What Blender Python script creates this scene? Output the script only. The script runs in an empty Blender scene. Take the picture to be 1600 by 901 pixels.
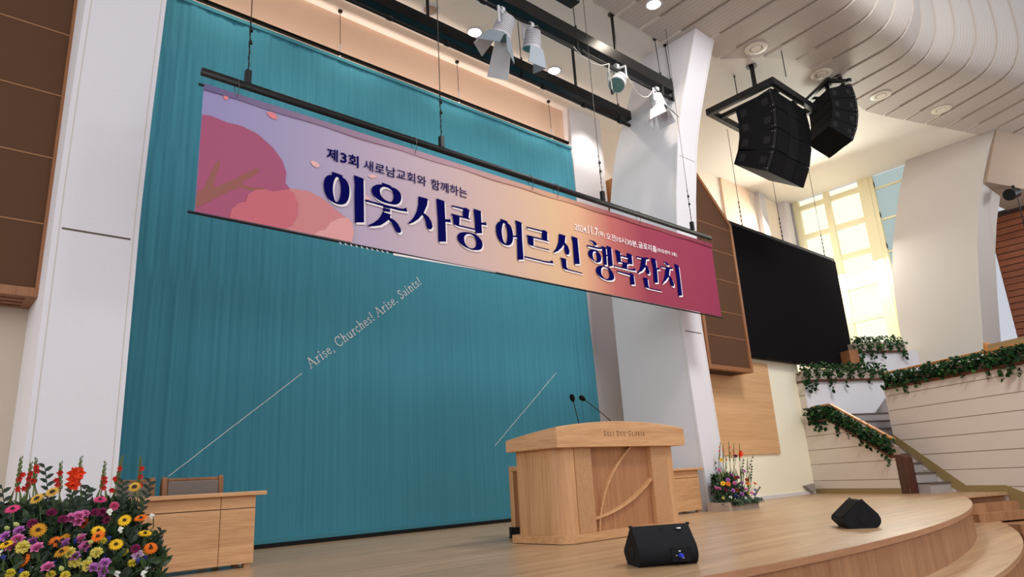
import bpy, bmesh, math, random
from mathutils import Vector, Matrix
from mathutils.geometry import tessellate_polygon

sc = bpy.context.scene
R = math.radians

# ------------------------------------------------------------------ camera, light, exposure
def make_camera():
    cd = bpy.data.cameras.new('camera'); co = bpy.data.objects.new('camera', cd)
    sc.collection.objects.link(co)
    p, r, y = R(15.63), R(-3.315), R(48.03)
    h = Vector((math.cos(y), math.sin(y), 0)); rt = Vector((math.sin(y), -math.cos(y), 0)); up = Vector((0, 0, 1))
    fw = h*math.cos(p) + up*math.sin(p); u = up*math.cos(p) - h*math.sin(p)
    c, s = math.cos(r), math.sin(r)
    x = rt*c + u*s; v = u*c - rt*s
    m = Matrix((x, v, -fw)).transposed().to_4x4(); m.translation = (0, 0, 0.68)
    co.matrix_world = m
    cd.sensor_width = 36; cd.lens = 36*1073.8/1600; cd.clip_end = 200
    sc.camera = co
make_camera()

def srgb(*c):
    return tuple(((v/255)/12.92 if v/255 <= .04045 else ((v/255+.055)/1.055)**2.4) for v in c) + (1,)

w = bpy.data.worlds.new('world'); sc.world = w; w.use_nodes = True
WORLD_COL, WORLD_STR = (0.88, 0.91, 1.0, 1), 0.66
w.node_tree.nodes['Background'].inputs[0].default_value = WORLD_COL
w.node_tree.nodes['Background'].inputs[1].default_value = WORLD_STR
sc.view_settings.view_transform = 'Standard'; sc.view_settings.look = 'None'
sc.view_settings.exposure = 0.0; sc.view_settings.gamma = 1; sc.view_settings.use_curve_mapping = False
sc.cycles.max_bounces = 8

def lamp(name, kind, loc, target, energy, col, size=1.0, size_y=None, spot=None):
    l = bpy.data.lights.new(name, kind); o = bpy.data.objects.new(name, l); sc.collection.objects.link(o)
    o.location = loc
    o.rotation_euler = (Vector(target)-Vector(loc)).to_track_quat('-Z', 'Y').to_euler()
    l.energy = energy; l.color = col
    if kind == 'AREA':
        l.shape = 'RECTANGLE' if size_y else 'SQUARE'; l.size = size
        if size_y: l.size_y = size_y
    if kind == 'SPOT':
        l.spot_size = R(spot or 90); l.spot_blend = .8; l.shadow_soft_size = size
    return o
# unseen fill lights added on the hall side to brighten the stage
lamp('hall_fill', 'AREA', (5, -9, 9), (9, 6, 1), 260, (1, .98, .95), 14, 6)
lamp('hall_fill', 'AREA', (1, -7, 4.5), (13, 7, 2), 280, (1, .98, .95), 8, 3)
lamp('hall_fill', 'AREA', (-7, 4.4, 3.2), (11, 8.5, 3), 300, (1, .98, .94), 4, 2)
# unseen fill added before the stage to lift the right-hand walls
lamp('stage_fill', 'AREA', (9.0, 0.4, 9.6), (16, 6.4, .5), 600, (1, .98, .95), 2.5, 1.6)
# warm cove lamps hidden behind the curtain's top, washing the upper back wall
lamp('cove_lamp', 'AREA', (6.2, 9.76, 7.70), (6.2, 9.86, 8.9), 70, (1, .78, .66), 8.6, .05)
# unseen fills added to brighten the side column and the pier
lamp('gallery_fill', 'AREA', (23.2, .6, 7.3), (22, 4.8, 5), 90, (.95, .97, 1), 1.5, 1)
lamp('down_spot', 'SPOT', (11.25, 9.0, 8.9), (11.3, 9.5, 0), 170, (1, .94, .87), .1, spot=110)
# daylight entering through the tall side window
lamp('window_daylight', 'AREA', (21.0, 8.3, 6.6), (14.5, 7.6, 1.2), 900, (1, .98, .86), 2.2, 3.6)

# ------------------------------------------------------------------ materials
def new_mat(name):
    m = bpy.data.materials.new(name); m.use_nodes = True
    return m, m.node_tree, m.node_tree.nodes['Principled BSDF']
def noise_bump(nt, b, scale, strength, dist=.01, coord='Object'):
    tc = nt.nodes.new('ShaderNodeTexCoord'); n = nt.nodes.new('ShaderNodeTexNoise'); n.inputs['Scale'].default_value = scale
    n.inputs['Detail'].default_value = 3
    bp = nt.nodes.new('ShaderNodeBump'); bp.inputs['Strength'].default_value = strength; bp.inputs['Distance'].default_value = dist
    nt.links.new(tc.outputs[coord], n.inputs['Vector']); nt.links.new(n.outputs['Fac'], bp.inputs['Height'])
    nt.links.new(bp.outputs['Normal'], b.inputs['Normal'])
    return tc, n
def paint(name, col, rough=.6, metal=0, bump=.08, scale=60, var=.04, spec=.4):
    m, nt, b = new_mat(name)
    b.inputs['Roughness'].default_value = rough; b.inputs['Metallic'].default_value = metal
    b.inputs['Specular IOR Level'].default_value = spec
    tc, n = noise_bump(nt, b, scale, bump)
    mx = nt.nodes.new('ShaderNodeMix'); mx.data_type = 'RGBA'
    mx.inputs[6].default_value = tuple(c*(1-var) for c in col[:3])+(1,); mx.inputs[7].default_value = tuple(min(1, c*(1+var)) for c in col[:3])+(1,)
    nt.links.new(n.outputs['Fac'], mx.inputs[0]); nt.links.new(mx.outputs[2], b.inputs['Base Color'])
    return m
def wood(name, c1, c2, axis='X', scale=1.0, rough=.45, plank=None, spec=.4, rot=0):
    """oak: long noise streaks along one axis"""
    m, nt, b = new_mat(name)
    tc = nt.nodes.new('ShaderNodeTexCoord'); mp = nt.nodes.new('ShaderNodeMapping')
    s = {'X': (1.2, 26, 26), 'Y': (26, 1.2, 26), 'Z': (26, 26, 1.2)}[axis]
    mp.inputs['Scale'].default_value = tuple(v*scale for v in s); mp.inputs['Rotation'].default_value = (0, 0, rot)
    n = nt.nodes.new('ShaderNodeTexNoise'); n.inputs['Scale'].default_value = 1.6; n.inputs['Detail'].default_value = 6; n.inputs['Roughness'].default_value = .65
    n2 = nt.nodes.new('ShaderNodeTexNoise'); n2.inputs['Scale'].default_value = .35; n2.inputs['Detail'].default_value = 2
    r = nt.nodes.new('ShaderNodeValToRGB'); r.color_ramp.elements[0].position = .33; r.color_ramp.elements[1].position = .66
    r.color_ramp.elements[0].color = c2; r.color_ramp.elements[1].color = c1
    nt.links.new(tc.outputs['Object'], mp.inputs['Vector']); nt.links.new(mp.outputs[0], n.inputs['Vector']); nt.links.new(mp.outputs[0], n2.inputs['Vector'])
    ad = nt.nodes.new('ShaderNodeMath'); ad.operation = 'MULTIPLY_ADD'; ad.inputs[1].default_value = .6
    hf = nt.nodes.new('ShaderNodeMath'); hf.operation = 'MULTIPLY'; hf.inputs[1].default_value = .4
    nt.links.new(n2.outputs['Fac'], hf.inputs[0]); nt.links.new(n.outputs['Fac'], ad.inputs[0]); nt.links.new(hf.outputs[0], ad.inputs[2])
    nt.links.new(ad.outputs[0], r.inputs['Fac'])
    out = r.outputs['Color']
    if plank:
        br = nt.nodes.new('ShaderNodeTexBrick'); mp2 = nt.nodes.new('ShaderNodeMapping'); mp2.inputs['Rotation'].default_value = (0, 0, rot)
        nt.links.new(tc.outputs['Object'], mp2.inputs['Vector']); nt.links.new(mp2.outputs[0], br.inputs['Vector'])
        br.inputs['Scale'].default_value = 1; br.inputs['Brick Width'].default_value = plank[0]; br.inputs['Row Height'].default_value = plank[1]
        br.inputs['Mortar Size'].default_value = .0012; br.inputs['Mortar Smooth'].default_value = 0
        br.inputs['Color1'].default_value = (1, 1, 1, 1); br.inputs['Color2'].default_value = (.84, .83, .82, 1); br.inputs['Mortar'].default_value = (.55, .5, .45, 1)
        mu = nt.nodes.new('ShaderNodeMix'); mu.data_type = 'RGBA'; mu.blend_type = 'MULTIPLY'; mu.inputs[0].default_value = 1
        nt.links.new(out, mu.inputs[6]); nt.links.new(br.outputs['Color'], mu.inputs[7]); out = mu.outputs[2]
    nt.links.new(out, b.inputs['Base Color'])
    b.inputs['Roughness'].default_value = rough; b.inputs['Specular IOR Level'].default_value = spec
    bp = nt.nodes.new('ShaderNodeBump'); bp.inputs['Strength'].default_value = .12; bp.inputs['Distance'].default_value = .002
    nt.links.new(n.outputs['Fac'], bp.inputs['Height']); nt.links.new(bp.outputs['Normal'], b.inputs['Normal'])
    return m
def emit(name, col, strength):
    m, nt, b = new_mat(name)
    b.inputs['Base Color'].default_value = (.02, .02, .02, 1)
    b.inputs['Emission Color'].default_value = col; b.inputs['Emission Strength'].default_value = strength
    return m

M = {}
M['white'] = paint('white_paint', srgb(221, 219, 224), .55)
M['cream'] = paint('cream_paint', srgb(250, 244, 220), .6)
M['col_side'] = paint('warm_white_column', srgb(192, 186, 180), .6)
M['tan'] = paint('tan_paint', srgb(196, 184, 168), .65)
M['peach'] = paint('peach_lit_wall', srgb(238, 205, 180), .7)  # warm LED glow on the back wall put into its colour
M['ceil'] = paint('ceiling_paint', srgb(230, 226, 218), .65)
M['peach_pale'] = paint('pale_peach_paint', srgb(243, 228, 212), .7)
M['soffit'] = paint('rough_plaster', srgb(170, 150, 132), .85, bump=.5, scale=35, var=.12)
M['gap'] = paint('joint_shadow_gap', srgb(96, 84, 72), .8)
M['siding_core'] = paint('siding_core', srgb(172, 154, 138), .8)
M['siding'] = paint('beige_siding', srgb(214, 202, 192), .6)
M['gold'] = paint('olive_gold_trim', srgb(146, 126, 84), .6)
M['brown_trim'] = wood('dark_red_wood', srgb(104, 52, 34), srgb(74, 34, 22), 'X')
M['post'] = wood('dark_walnut', srgb(84, 44, 34), srgb(58, 30, 24), 'Z')
M['rail'] = wood('golden_oak_rail', srgb(205, 140, 80), srgb(176, 112, 58), 'X')
M['oak'] = wood('light_oak_crosswise', srgb(220, 173, 126), srgb(180, 130, 86), 'X', 1.7)
M['oak_side'] = wood('light_oak_sidewise', srgb(224, 180, 136), srgb(184, 136, 94), 'Y', 1.7)
M['oak_shaded'] = wood('shaded_oak_recess', srgb(184, 134, 94), srgb(152, 104, 68), 'Z')  # darker oak copy, shade of the recessed podium panel in its colour
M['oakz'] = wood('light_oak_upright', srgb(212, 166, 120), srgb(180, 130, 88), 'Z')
M['oak_panel'] = wood('oak_wall_panel', srgb(226, 182, 134), srgb(204, 156, 108), 'X', .5)
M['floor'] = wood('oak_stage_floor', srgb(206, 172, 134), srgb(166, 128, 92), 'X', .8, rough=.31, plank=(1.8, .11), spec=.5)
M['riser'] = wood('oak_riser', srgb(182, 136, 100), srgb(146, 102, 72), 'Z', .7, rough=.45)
M['lip'] = wood('oak_nosing', srgb(190, 142, 106), srgb(160, 116, 84), 'X', 1, rough=.4)
M['frame_wood'] = wood('brown_frame_wood', srgb(160, 108, 68), srgb(132, 84, 50), 'Z')
M['fabric_brown'] = paint('brown_acoustic_cloth', srgb(94, 67, 50), .95, bump=.3, scale=400, var=.1, spec=.1)
M['seam'] = paint('cloth_seam', srgb(150, 108, 74), .8)
M['slot'] = paint('dark_slot', srgb(58, 36, 26), .8)
M['black'] = paint('black_metal', srgb(16, 16, 17), .45, spec=.35)
M['black_matt'] = paint('matt_black_pipe', srgb(13, 12, 12), .9, spec=.08)
M['black_satin'] = paint('black_satin_beam', srgb(30, 29, 30), .3, metal=.4)
M['spk'] = paint('black_speaker_paint', srgb(22, 23, 27), .7, bump=.4, scale=500, spec=.2)
M['spk_array'] = paint('black_array_paint', srgb(13, 13, 15), .75, bump=.2, scale=300, spec=.12)
M['spk_grille'] = paint('black_speaker_grille', srgb(8, 8, 9), .7, bump=.6, scale=300, spec=.1)
M['spk_hole'] = paint('black_recess', srgb(6, 6, 7), .8)
M['screw'] = paint('steel_screw', srgb(170, 170, 175), .3, metal=.9)
M['screen'] = paint('led_screen_face', srgb(26, 24, 26), .9, spec=0)
M['screen_edge'] = paint('led_screen_edge', srgb(44, 42, 44), .8, spec=.05)
M['lampwhite'] = paint('white_lamp_enamel', srgb(204, 204, 210), .5)
M['lampgrey'] = paint('grey_barn_door', srgb(150, 160, 170), .45)
M['lens'] = paint('teal_lens', srgb(90, 130, 130), .15)
M['cable_white'] = paint('white_cable', srgb(200, 196, 188), .5)
M['wire'] = paint('steel_wire', srgb(86, 80, 74), .4, metal=.6)
M['blue'] = paint('blue_connector', srgb(48, 66, 210), .35)
M['grey_cloth'] = paint('grey_seat_cloth', srgb(134, 122, 114), .95, bump=.4, scale=300, spec=.1)
M['khaki_cloth'] = paint('khaki_seat_cloth', srgb(166, 138, 98), .95, bump=.4, scale=300, spec=.1)
M['stair'] = paint('grey_stair_stone', srgb(160, 152, 150), .6)
M['stair_edge'] = paint('dark_stair_nosing', srgb(92, 78, 70), .6)
M['ring'] = paint('white_ceiling_ring', srgb(226, 220, 206), .4)
M['lamp_on'] = emit('downlight_glow', (1, .9, .72, 1), 14)
M['pane'] = emit('sunlit_blind', (1, .95, .74, 1), 1.15)
M['pane_blue'] = emit('sky_pane', (.62, .78, .76, 1), .62)
M['win_frame'] = paint('window_mullion', srgb(232, 226, 190), .5)
M['slat'] = wood('red_brown_slat', srgb(142, 78, 44), srgb(108, 54, 30), 'Y')
M['hall_floor'] = paint('hall_floor_wood', srgb(150, 106, 76), .5)
M['tray'] = paint('planter_tray', srgb(150, 128, 112), .7)
M['tray_light'] = paint('planter_tray_light', srgb(180, 164, 152), .7)
M['doc_line'] = paint('printed_white_line', srgb(225, 228, 228), .8)
M['navy'] = paint('navy_print', srgb(14, 14, 84), .9, spec=0)
M['print_white'] = paint('white_print', srgb(240, 232, 232), .75)
M['engrave'] = paint('burnt_engraving', srgb(98, 58, 32), .7)

# ------------------------------------------------------------------ mesh builder
class MB:
    def __init__(s): s.v = []; s.f = []
    def add(s, vs, fs):
        k = len(s.v); s.v += [tuple(v) for v in vs]; s.f += [tuple(i+k for i in f) for f in fs]; return s
    def box(s, x0, x1, y0, y1, z0, z1):
        return s.add([(x0,y0,z0),(x1,y0,z0),(x1,y1,z0),(x0,y1,z0),(x0,y0,z1),(x1,y0,z1),(x1,y1,z1),(x0,y1,z1)],
                     [(3,2,1,0),(4,5,6,7),(0,1,5,4),(1,2,6,5),(2,3,7,6),(3,0,4,7)])
    def prism(s, a, b):
        """solid between two matching loops a and b"""
        n = len(a); tri = tessellate_polygon([[Vector(p) for p in a]])
        s.add(list(a)+list(b), [tuple(t) for t in tri] + [tuple(i+n for i in reversed(t)) for t in tri] + [(i, (i+1) % n, n+(i+1) % n, n+i) for i in range(n)])
        return s
    def ext(s, pts, axis, d0, d1):
        """extrude a 2-D outline along an axis: 'x' takes (y,z), 'y' takes (x,z), 'z' takes (x,y)"""
        g = {'x': lambda p, d: (d, p[0], p[1]), 'y': lambda p, d: (p[0], d, p[1]), 'z': lambda p, d: (p[0], p[1], d)}[axis]
        return s.prism([g(p, d0) for p in pts], [g(p, d1) for p in pts])
    def tube(s, pts, r, n=8, cap=True):
        pts = [Vector(p) for p in pts]; rr = r if isinstance(r, (list, tuple)) else [r]*len(pts)
        rings = []; up = None
        for i, p in enumerate(pts):
            d = (pts[min(i+1, len(pts)-1)]-pts[max(i-1, 0)]).normalized()
            a = up if up else (Vector((0, 0, 1)) if abs(d.z) < .9 else Vector((1, 0, 0)))
            x = d.cross(a).normalized(); y = x.cross(d).normalized(); up = y
            rings.append([p + (x*math.cos(2*math.pi*j/n) + y*math.sin(2*math.pi*j/n))*rr[i] for j in range(n)])
        k = [v for q in rings for v in q]; f = []
        for i in range(len(pts)-1):
            for j in range(n): f.append((i*n+j, i*n+(j+1) % n, (i+1)*n+(j+1) % n, (i+1)*n+j))
        if cap: f += [tuple(reversed(range(n))), tuple(range((len(pts)-1)*n, len(pts)*n))]
        return s.add(k, f)
    def lathe(s, prof, c, axis=(0, 0, 1), n=20):
        """profile of (radius, height) about an axis through c"""
        ax = Vector(axis).normalized(); a = Vector((0, 0, 1)) if abs(ax.z) < .9 else Vector((1, 0, 0))
        x = ax.cross(a).normalized(); y = ax.cross(x); c = Vector(c); k = []; f = []
        for r, h in prof:
            for j in range(n): k.append(c + ax*h + (x*math.cos(2*math.pi*j/n)+y*math.sin(2*math.pi*j/n))*r)
        for i in range(len(prof)-1):
            for j in range(n): f.append((i*n+j, i*n+(j+1) % n, (i+1)*n+(j+1) % n, (i+1)*n+j))
        f += [tuple(reversed(range(n))), tuple(range((len(prof)-1)*n, len(prof)*n))]
        return s.add(k, f)
    def ball(s, c, r, n=8, m=5, sz=1):
        c = Vector(c)
        return s.lathe([(max(.0005, r*math.sin(math.pi*i/m)), -r*sz*math.cos(math.pi*i/m)) for i in range(m+1)], c, (0, 0, 1), n)
    def leaf(s, p, d, nrm, L, W, fold=.25):
        d = Vector(d).normalized(); n = Vector(nrm); x = d.cross(n)
        if x.length < 1e-4: x = d.orthogonal()
        x.normalize(); n = x.cross(d); p = Vector(p)
        v = [p, p+d*L*.3+x*W*.5+n*W*fold, p+d*L*.7+x*W*.4+n*W*fold*.6, p+d*L-n*L*.15, p+d*L*.7-x*W*.4+n*W*fold*.6, p+d*L*.3-x*W*.5+n*W*fold, p+d*L*.5]
        return s.add(v, [(0,1,6),(1,2,6),(2,3,6),(3,4,6),(4,5,6),(5,0,6)])
    def build(s, name, mat, parent=None, smooth=False, bevel=0, local=False, seg=2, autosmooth=None):
        me = bpy.data.meshes.new(name)
        off = Vector((0, 0, 0)) if (local or parent is None) else base(parent)
        me.from_pydata([tuple(Vector(v)-off) for v in s.v], [], s.f)
        bm = bmesh.new(); bm.from_mesh(me); bmesh.ops.recalc_face_normals(bm, faces=bm.faces); bm.to_mesh(me); bm.free()
        me.update()
        o = bpy.data.objects.new(name, me); sc.collection.objects.link(o)
        me.materials.append(mat)
        if parent is not None: o.parent = parent
        if smooth:
            for p in me.polygons: p.use_smooth = True
        if bevel:
            b = o.modifiers.new('bevel', 'BEVEL'); b.width = bevel; b.segments = seg; b.limit_method = 'ANGLE'; b.angle_limit = R(40)
        if autosmooth:
            for p in me.polygons: p.use_smooth = True
            me.set_sharp_from_angle(angle=R(autosmooth))
        return o
def base(o):
    v = Vector(o.location)
    while o.parent is not None: o = o.parent; v += Vector(o.location)
    return v
def tag(o, label, cat, group=None, kind=None):
    o['label'] = label; o['category'] = cat
    if group: o['group'] = group
    if kind: o['kind'] = kind
    return o
def thing(name, loc, label, cat, group=None, rz=0):
    o = bpy.data.objects.new(name, None); sc.collection.objects.link(o); o.location = loc; o.rotation_euler.z = rz
    o.empty_display_size = .2
    return tag(o, label, cat, group)
def struct(o): o['kind'] = 'structure'; return o
def copy_tree(o, parent=None):
    c = o.copy(); sc.collection.objects.link(c)
    if parent: c.parent = parent
    for ch in list(o.children): copy_tree(ch, c)
    return c
def smooth_loop(pts, n=3):
    o = []; N = len(pts)
    for i in range(N):
        p0, p1, p2, p3 = (Vector(pts[(i+k-1) % N]) for k in range(4))
        for j in range(n):
            t = j/n
            o.append(tuple(.5*((2*p1)+(p2-p0)*t+(2*p0-5*p1+4*p2-p3)*t*t+(3*p1-p0-3*p2+p3)*t**3)))
    return o
def lerp(tab, x):
    if x <= tab[0][0]: return tab[0][1]
    for (a, b), (c, d) in zip(tab, tab[1:]):
        if x <= c: return b+(d-b)*(x-a)/(c-a)
    return tab[-1][1]

# ------------------------------------------------------------------ the setting
ZC = 9.02
WX, WY = .4695, .8829                      # direction of the right-hand balcony wall, away from the hall
def W(s, n, z): return (15.17+s*WX-n*WY, 3.87+s*WY+n*WX, z)   # along the wall, towards the stage, up
def arc(x, off=0): return 2.74-off+.0274*(x-6.6)**2
def stage_loop(off, xa, xb, back, n=60):
    pts = [(xa+(xb-xa)*i/n, arc(xa+(xb-xa)*i/n, off)) for i in range(n+1)]
    return pts + back
E0 = W(0, 0, 0)[:2]
top = stage_loop(0, -7, 14.15, [E0, W(6, 0, 0)[:2], (21, 9.8), (-7, 9.8)])
struct(MB().ext(top, 'z', -.05, 0).build('floor', M['floor']))
inn = [(x, y+.03) for x, y in stage_loop(0, -7, 14.1, [], 60)]
m = MB()
for (x0, y0), (x1, y1) in zip(inn, inn[1:]): m.prism([(x0,y0,-.43),(x1,y1,-.43),(x1,y1,-.05),(x0,y0,-.05)], [(x0,y0+.05,-.43),(x1,y1+.05,-.43),(x1,y1+.05,-.05),(x0,y0+.05,-.05)])
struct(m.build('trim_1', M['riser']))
m = MB()                                    # rounded nosing board that caps the riser
ed = [(x, y) for x, y in stage_loop(0, -7, 14.15, [], 60)]
for (x0, y0), (x1, y1) in zip(ed, ed[1:]): m.prism([(x0,y0-.004,-.055),(x1,y1-.004,-.055),(x1,y1-.004,-.002),(x0,y0-.004,-.002)], [(x0,y0+.028,-.055),(x1,y1+.028,-.055),(x1,y1+.028,-.002),(x0,y0+.028,-.002)])
struct(m.build('trim_2', M['lip']))
low = stage_loop(.5, -7, 15.1, [W(-.6, 0, 0)[:2], W(1, 0, 0)[:2], (14.1, arc(14.1, -.08)), (-7, arc(-7, -.08))])
struct(MB().ext(low, 'z', -.48, -.43).build('step_tread', M['floor']))
m = MB(); ed = [(x, y+.02) for x, y in stage_loop(.5, -7, 15.05, [], 60)]
for (x0, y0), (x1, y1) in zip(ed, ed[1:]): m.prism([(x0,y0,-.86),(x1,y1,-.86),(x1,y1,-.48),(x0,y0,-.48)], [(x0,y0+.05,-.86),(x1,y1+.05,-.86),(x1,y1+.05,-.48),(x0,y0+.05,-.48)])
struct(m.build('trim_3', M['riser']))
struct(MB().box(-8, 24, -4, 9.8, -.9, -.86).build('hall_floor', M['hall_floor']))
# little side steps between the stage end and the balcony wall
m = MB()
for k, z in enumerate((0, -.145, -.29)):
    a, b = W(.1-.27*k, 1.2, 0), W(.1-.27*k, .0, 0); c, d = W(1.0, .0, 0), W(1.0, 1.2, 0)
    lo = -.43 if k < 2 else -.43
    m.prism([(p[0], p[1], lo) for p in (a, b, c, d)], [(p[0], p[1], z-.004) for p in (a, b, c, d)])
for k in range(3):
    a, b = W(-.9-.3*k, .9, 0), W(-.9-.3*k, 0, 0); c, d = W(.0, 0, 0), W(.0, .9, 0)
    m.prism([(p[0], p[1], -.86) for p in (a, b, c, d)], [(p[0], p[1], -.46-.145*k) for p in (a, b, c, d)])
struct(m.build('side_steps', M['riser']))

# back wall: warm-lit upper wall behind curtain and screen
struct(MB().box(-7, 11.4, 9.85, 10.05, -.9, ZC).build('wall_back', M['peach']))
struct(MB().box(11.4, 21.3, 9.85, 10.05, -.9, ZC).build('wall_back_upper', M['peach_pale']))
m = MB(); m.box(10.78, 11.86, 9.64, 9.85, 0, ZC)
struct(m.build('wall_pier', M['white']))
# lower walls beside the curtain (left mirror of the right)
struct(MB().box(11.4, 16.8, 8.14, 8.34, 0, 3.4).build('wall_back_right', M['cream']))
struct(MB().box(-7, 1.3, 8.14, 8.34, 0, 5.8).build('wall_back_left', M['tan']))
struct(MB().box(11.4, 16.75, 8.115, 8.14, 0, .07).build('baseboard_back', M['white']))
struct(MB().box(12.2, 15.22, 8.09, 8.138, .95, 3.0).build('trim_4', M['oak_panel'], bevel=.004))
struct(MB().box(-7, .45, 8.09, 8.138, .05, 5.0).build('trim_5', M['tan'], bevel=.004))
m = MB(); m.box(19.4, 19.75, 9.7, 9.85, 4, ZC); m.box(20.85, 21.2, 9.6, 9.85, 4, ZC)
struct(m.build('trim_6', M['white']))
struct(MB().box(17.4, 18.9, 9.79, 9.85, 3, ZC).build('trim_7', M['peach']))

# bowed wing columns that flare forward into the ceiling
FR = [(0, 7.10), (1.36, 7.15), (3.5, 7.21), (4.6, 7.12), (5.86, 6.96), (6.83, 6.79), (7.4, 6.64), (8.0, 6.43), (8.7, 6.17), (9.05, 6.03)]
BK = [(0, 8.80), (1.7, 8.80), (4.25, 8.81), (5.9, 8.66), (6.85, 8.45), (7.43, 8.24), (8.1, 7.92), (8.6, 7.65), (9.05, 7.38)]
def column(x0, x1, inner_left):
    zs = [9.03*i/40 for i in range(41)]
    prof = [(lerp(FR, z), z) for z in zs] + [(lerp(BK, z), z) for z in reversed(zs)]
    o = struct(MB().ext(prof, 'x', x0, x1).build('wall_column', M['white'], autosmooth=30))
    g = MB()                                # reveal lines near the edges and the panel joints
    for x in ((x0+.045, x1-.05) if not inner_left else (x1-.05,)):
        for a, b in zip(zs, zs[1:]):
            ya, yb = lerp(FR, a)-.002, lerp(FR, b)-.002
            g.prism([(x, ya, a), (x+.005, ya, a), (x+.005, yb, b), (x, yb, b)], [(x, ya+.006, a), (x+.005, ya+.006, a), (x+.005, yb+.006, b), (x, yb+.006, b)])
    for a, b in zip(zs, zs[1:]):
        if inner_left:
            ya, yb = lerp(FR, a)+.05, lerp(FR, b)+.05; x = x0-.002
            g.prism([(x, ya, a), (x, ya+.005, a), (x, yb+.005, b), (x, yb, b)], [(x+.006, ya, a), (x+.006, ya+.005, a), (x+.006, yb+.005, b), (x+.006, yb, b)])
    g.build('panel_reveal', M['tan'], o)
    j = MB()
    for z, h in ((3.17, .018), (6.6, .006)):
        y = lerp(FR, z)-.003; j.box(x0+.07, x1-.07, y, y+.02, z, z+h)
    j.build('panel_joint', M['gap'], o)
    return o
column(.82, 1.535, False)
column(10.66, 11.31, True)
struct(MB().box(10.66, 11.4, 7.08, 7.12, 0, .1).build('baseboard_right', M['gold']))

# ceiling: flat slab over the stage, then ribbed panels that curl up at the front of the stage
YS = [(7, 6.75), (10.6, 6.75), (11.3, 6.3), (12, 6.4), (12.66, 5.75), (13.4, 5.35), (15.3, 5.3), (16.9, 5.4), (17.65, 5.19), (19, 4.71), (19.7, 4.47), (24, 3.0)]
front = [(-7, 6.2)]+[(x, y-.45) for x, y in YS if x < 21]+[(21.3, 3.5)]
struct(MB().ext(front+[(21.3, 10.05), (-7, 10.05)], 'z', ZC, ZC+.2).build('ceiling', M['ceil']))
PROF = [(-1.0, 0), (-.7, .004), (-.45, .03), (-.25, .09), (-.1, .2), (.02, .36), (.11, .55), (.16, .8), (.18, 1.1), (.18, 1.6), (.18, 2.6)]
def rib_plan(i):
    x = 7.0+.705*i
    ang = R(lerp([(10, 88.5), (12, 87), (13.3, 84), (15.3, 81), (16.9, 73), (17.7, 71), (19, 67), (24, 60)], x))
    ys = lerp(YS, x)
    yv = lerp([(7, 3.35), (14, 3.35), (15.1, 3.2), (16.1, 2.85), (16.8, 2.62), (17.9, 2.2), (20, 1.5), (24, .2)], x-1.2 if x > 15 else x)
    d = (-math.cos(ang), -math.sin(ang)); L = (ys-yv)/math.sin(ang)
    return (x, ys), d, L
def rib_pts(i, lift):
    (x, y), d, L = rib_plan(i); L0 = L-1.05; out = []
    for t, z in [(0, 0), (L0*.33, 0), (L0*.66, 0)] + [(L0+(k+1.0)*.88, zz) for k, zz in PROF]:
        out.append(Vector((x+d[0]*t, y+d[1]*t, ZC-.03+z)))
    if lift:
        k = []
        for a, p in enumerate(out):
            q0, q1 = out[max(a-1, 0)], out[min(a+1, len(out)-1)]; tg = (q1-q0).normalized()
            sd = Vector((-d[1], d[0], 0)); nn = tg.cross(sd).normalized()
            if nn.z < 0 and a < 8: nn = -nn
            if a >= 8 and nn.y < 0: nn = -nn
            k.append(p+nn*lift)
        out = k
    return out
def mixp(A, B, t): return [a.lerp(b, t) for a, b in zip(A, B)]
pm, nt, b = new_mat('ribbed_ceiling_panel')
uv = nt.nodes.new('ShaderNodeUVMap'); sx = nt.nodes.new('ShaderNodeSeparateXYZ'); nt.links.new(uv.outputs[0], sx.inputs[0])
mu = nt.nodes.new('ShaderNodeMath'); mu.operation = 'MULTIPLY'; mu.inputs[1].default_value = 6
fr = nt.nodes.new('ShaderNodeMath'); fr.operation = 'FRACT'; cp = nt.nodes.new('ShaderNodeMath'); cp.operation = 'COMPARE'; cp.inputs[1].default_value = .5; cp.inputs[2].default_value = .13
nt.links.new(sx.outputs[0], mu.inputs[0]); nt.links.new(mu.outputs[0], fr.inputs[0]); nt.links.new(fr.outputs[0], cp.inputs[0])
mx = nt.nodes.new('ShaderNodeMix'); mx.data_type = 'RGBA'; mx.inputs[6].default_value = srgb(188, 180, 173); mx.inputs[7].default_value = srgb(177, 168, 161)
nt.links.new(cp.outputs[0], mx.inputs[0]); nt.links.new(mx.outputs[2], b.inputs['Base Color']); b.inputs['Roughness'].default_value = .55
m = MB(); uvs = []
back = MB()
for i in range(-12, 24):
    A, B = rib_pts(i, 0), rib_pts(i+1, 0); A2, B2 = rib_pts(i, .06), rib_pts(i+1, .06)
    l, r = mixp(A, B, .07), mixp(A, B, .93); l2, r2 = mixp(A2, B2, .07), mixp(A2, B2, .93); n = len(l)
    # panel underside, its two edges and its end
    m.add(l+r+l2+r2, [(a, a+1, n+a+1, n+a) for a in range(n-1)] + [(a, 2*n+a, 2*n+a+1, a+1) for a in range(n-1)] + [(n+a, n+a+1, 3*n+a+1, 3*n+a) for a in range(n-1)] + [(0, n, 3*n, 2*n)])
    back.add(A2+B2, [(a, a+1, n+a+1, n+a) for a in range(n-1)])
    uvs += [(0, 0)]*n + [(1, 0)]*n + [(0, 0)]*n + [(1, 0)]*n
o = m.build('ceiling_ribs', pm, autosmooth=35); struct(o)
ul = o.data.uv_layers.new(name='UVMap')
for lp in o.data.loops: ul.data[lp.index].uv = uvs[lp.vertex_index]
struct(back.build('ceiling_groove_backing', M['tan'], smooth=True))

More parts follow.
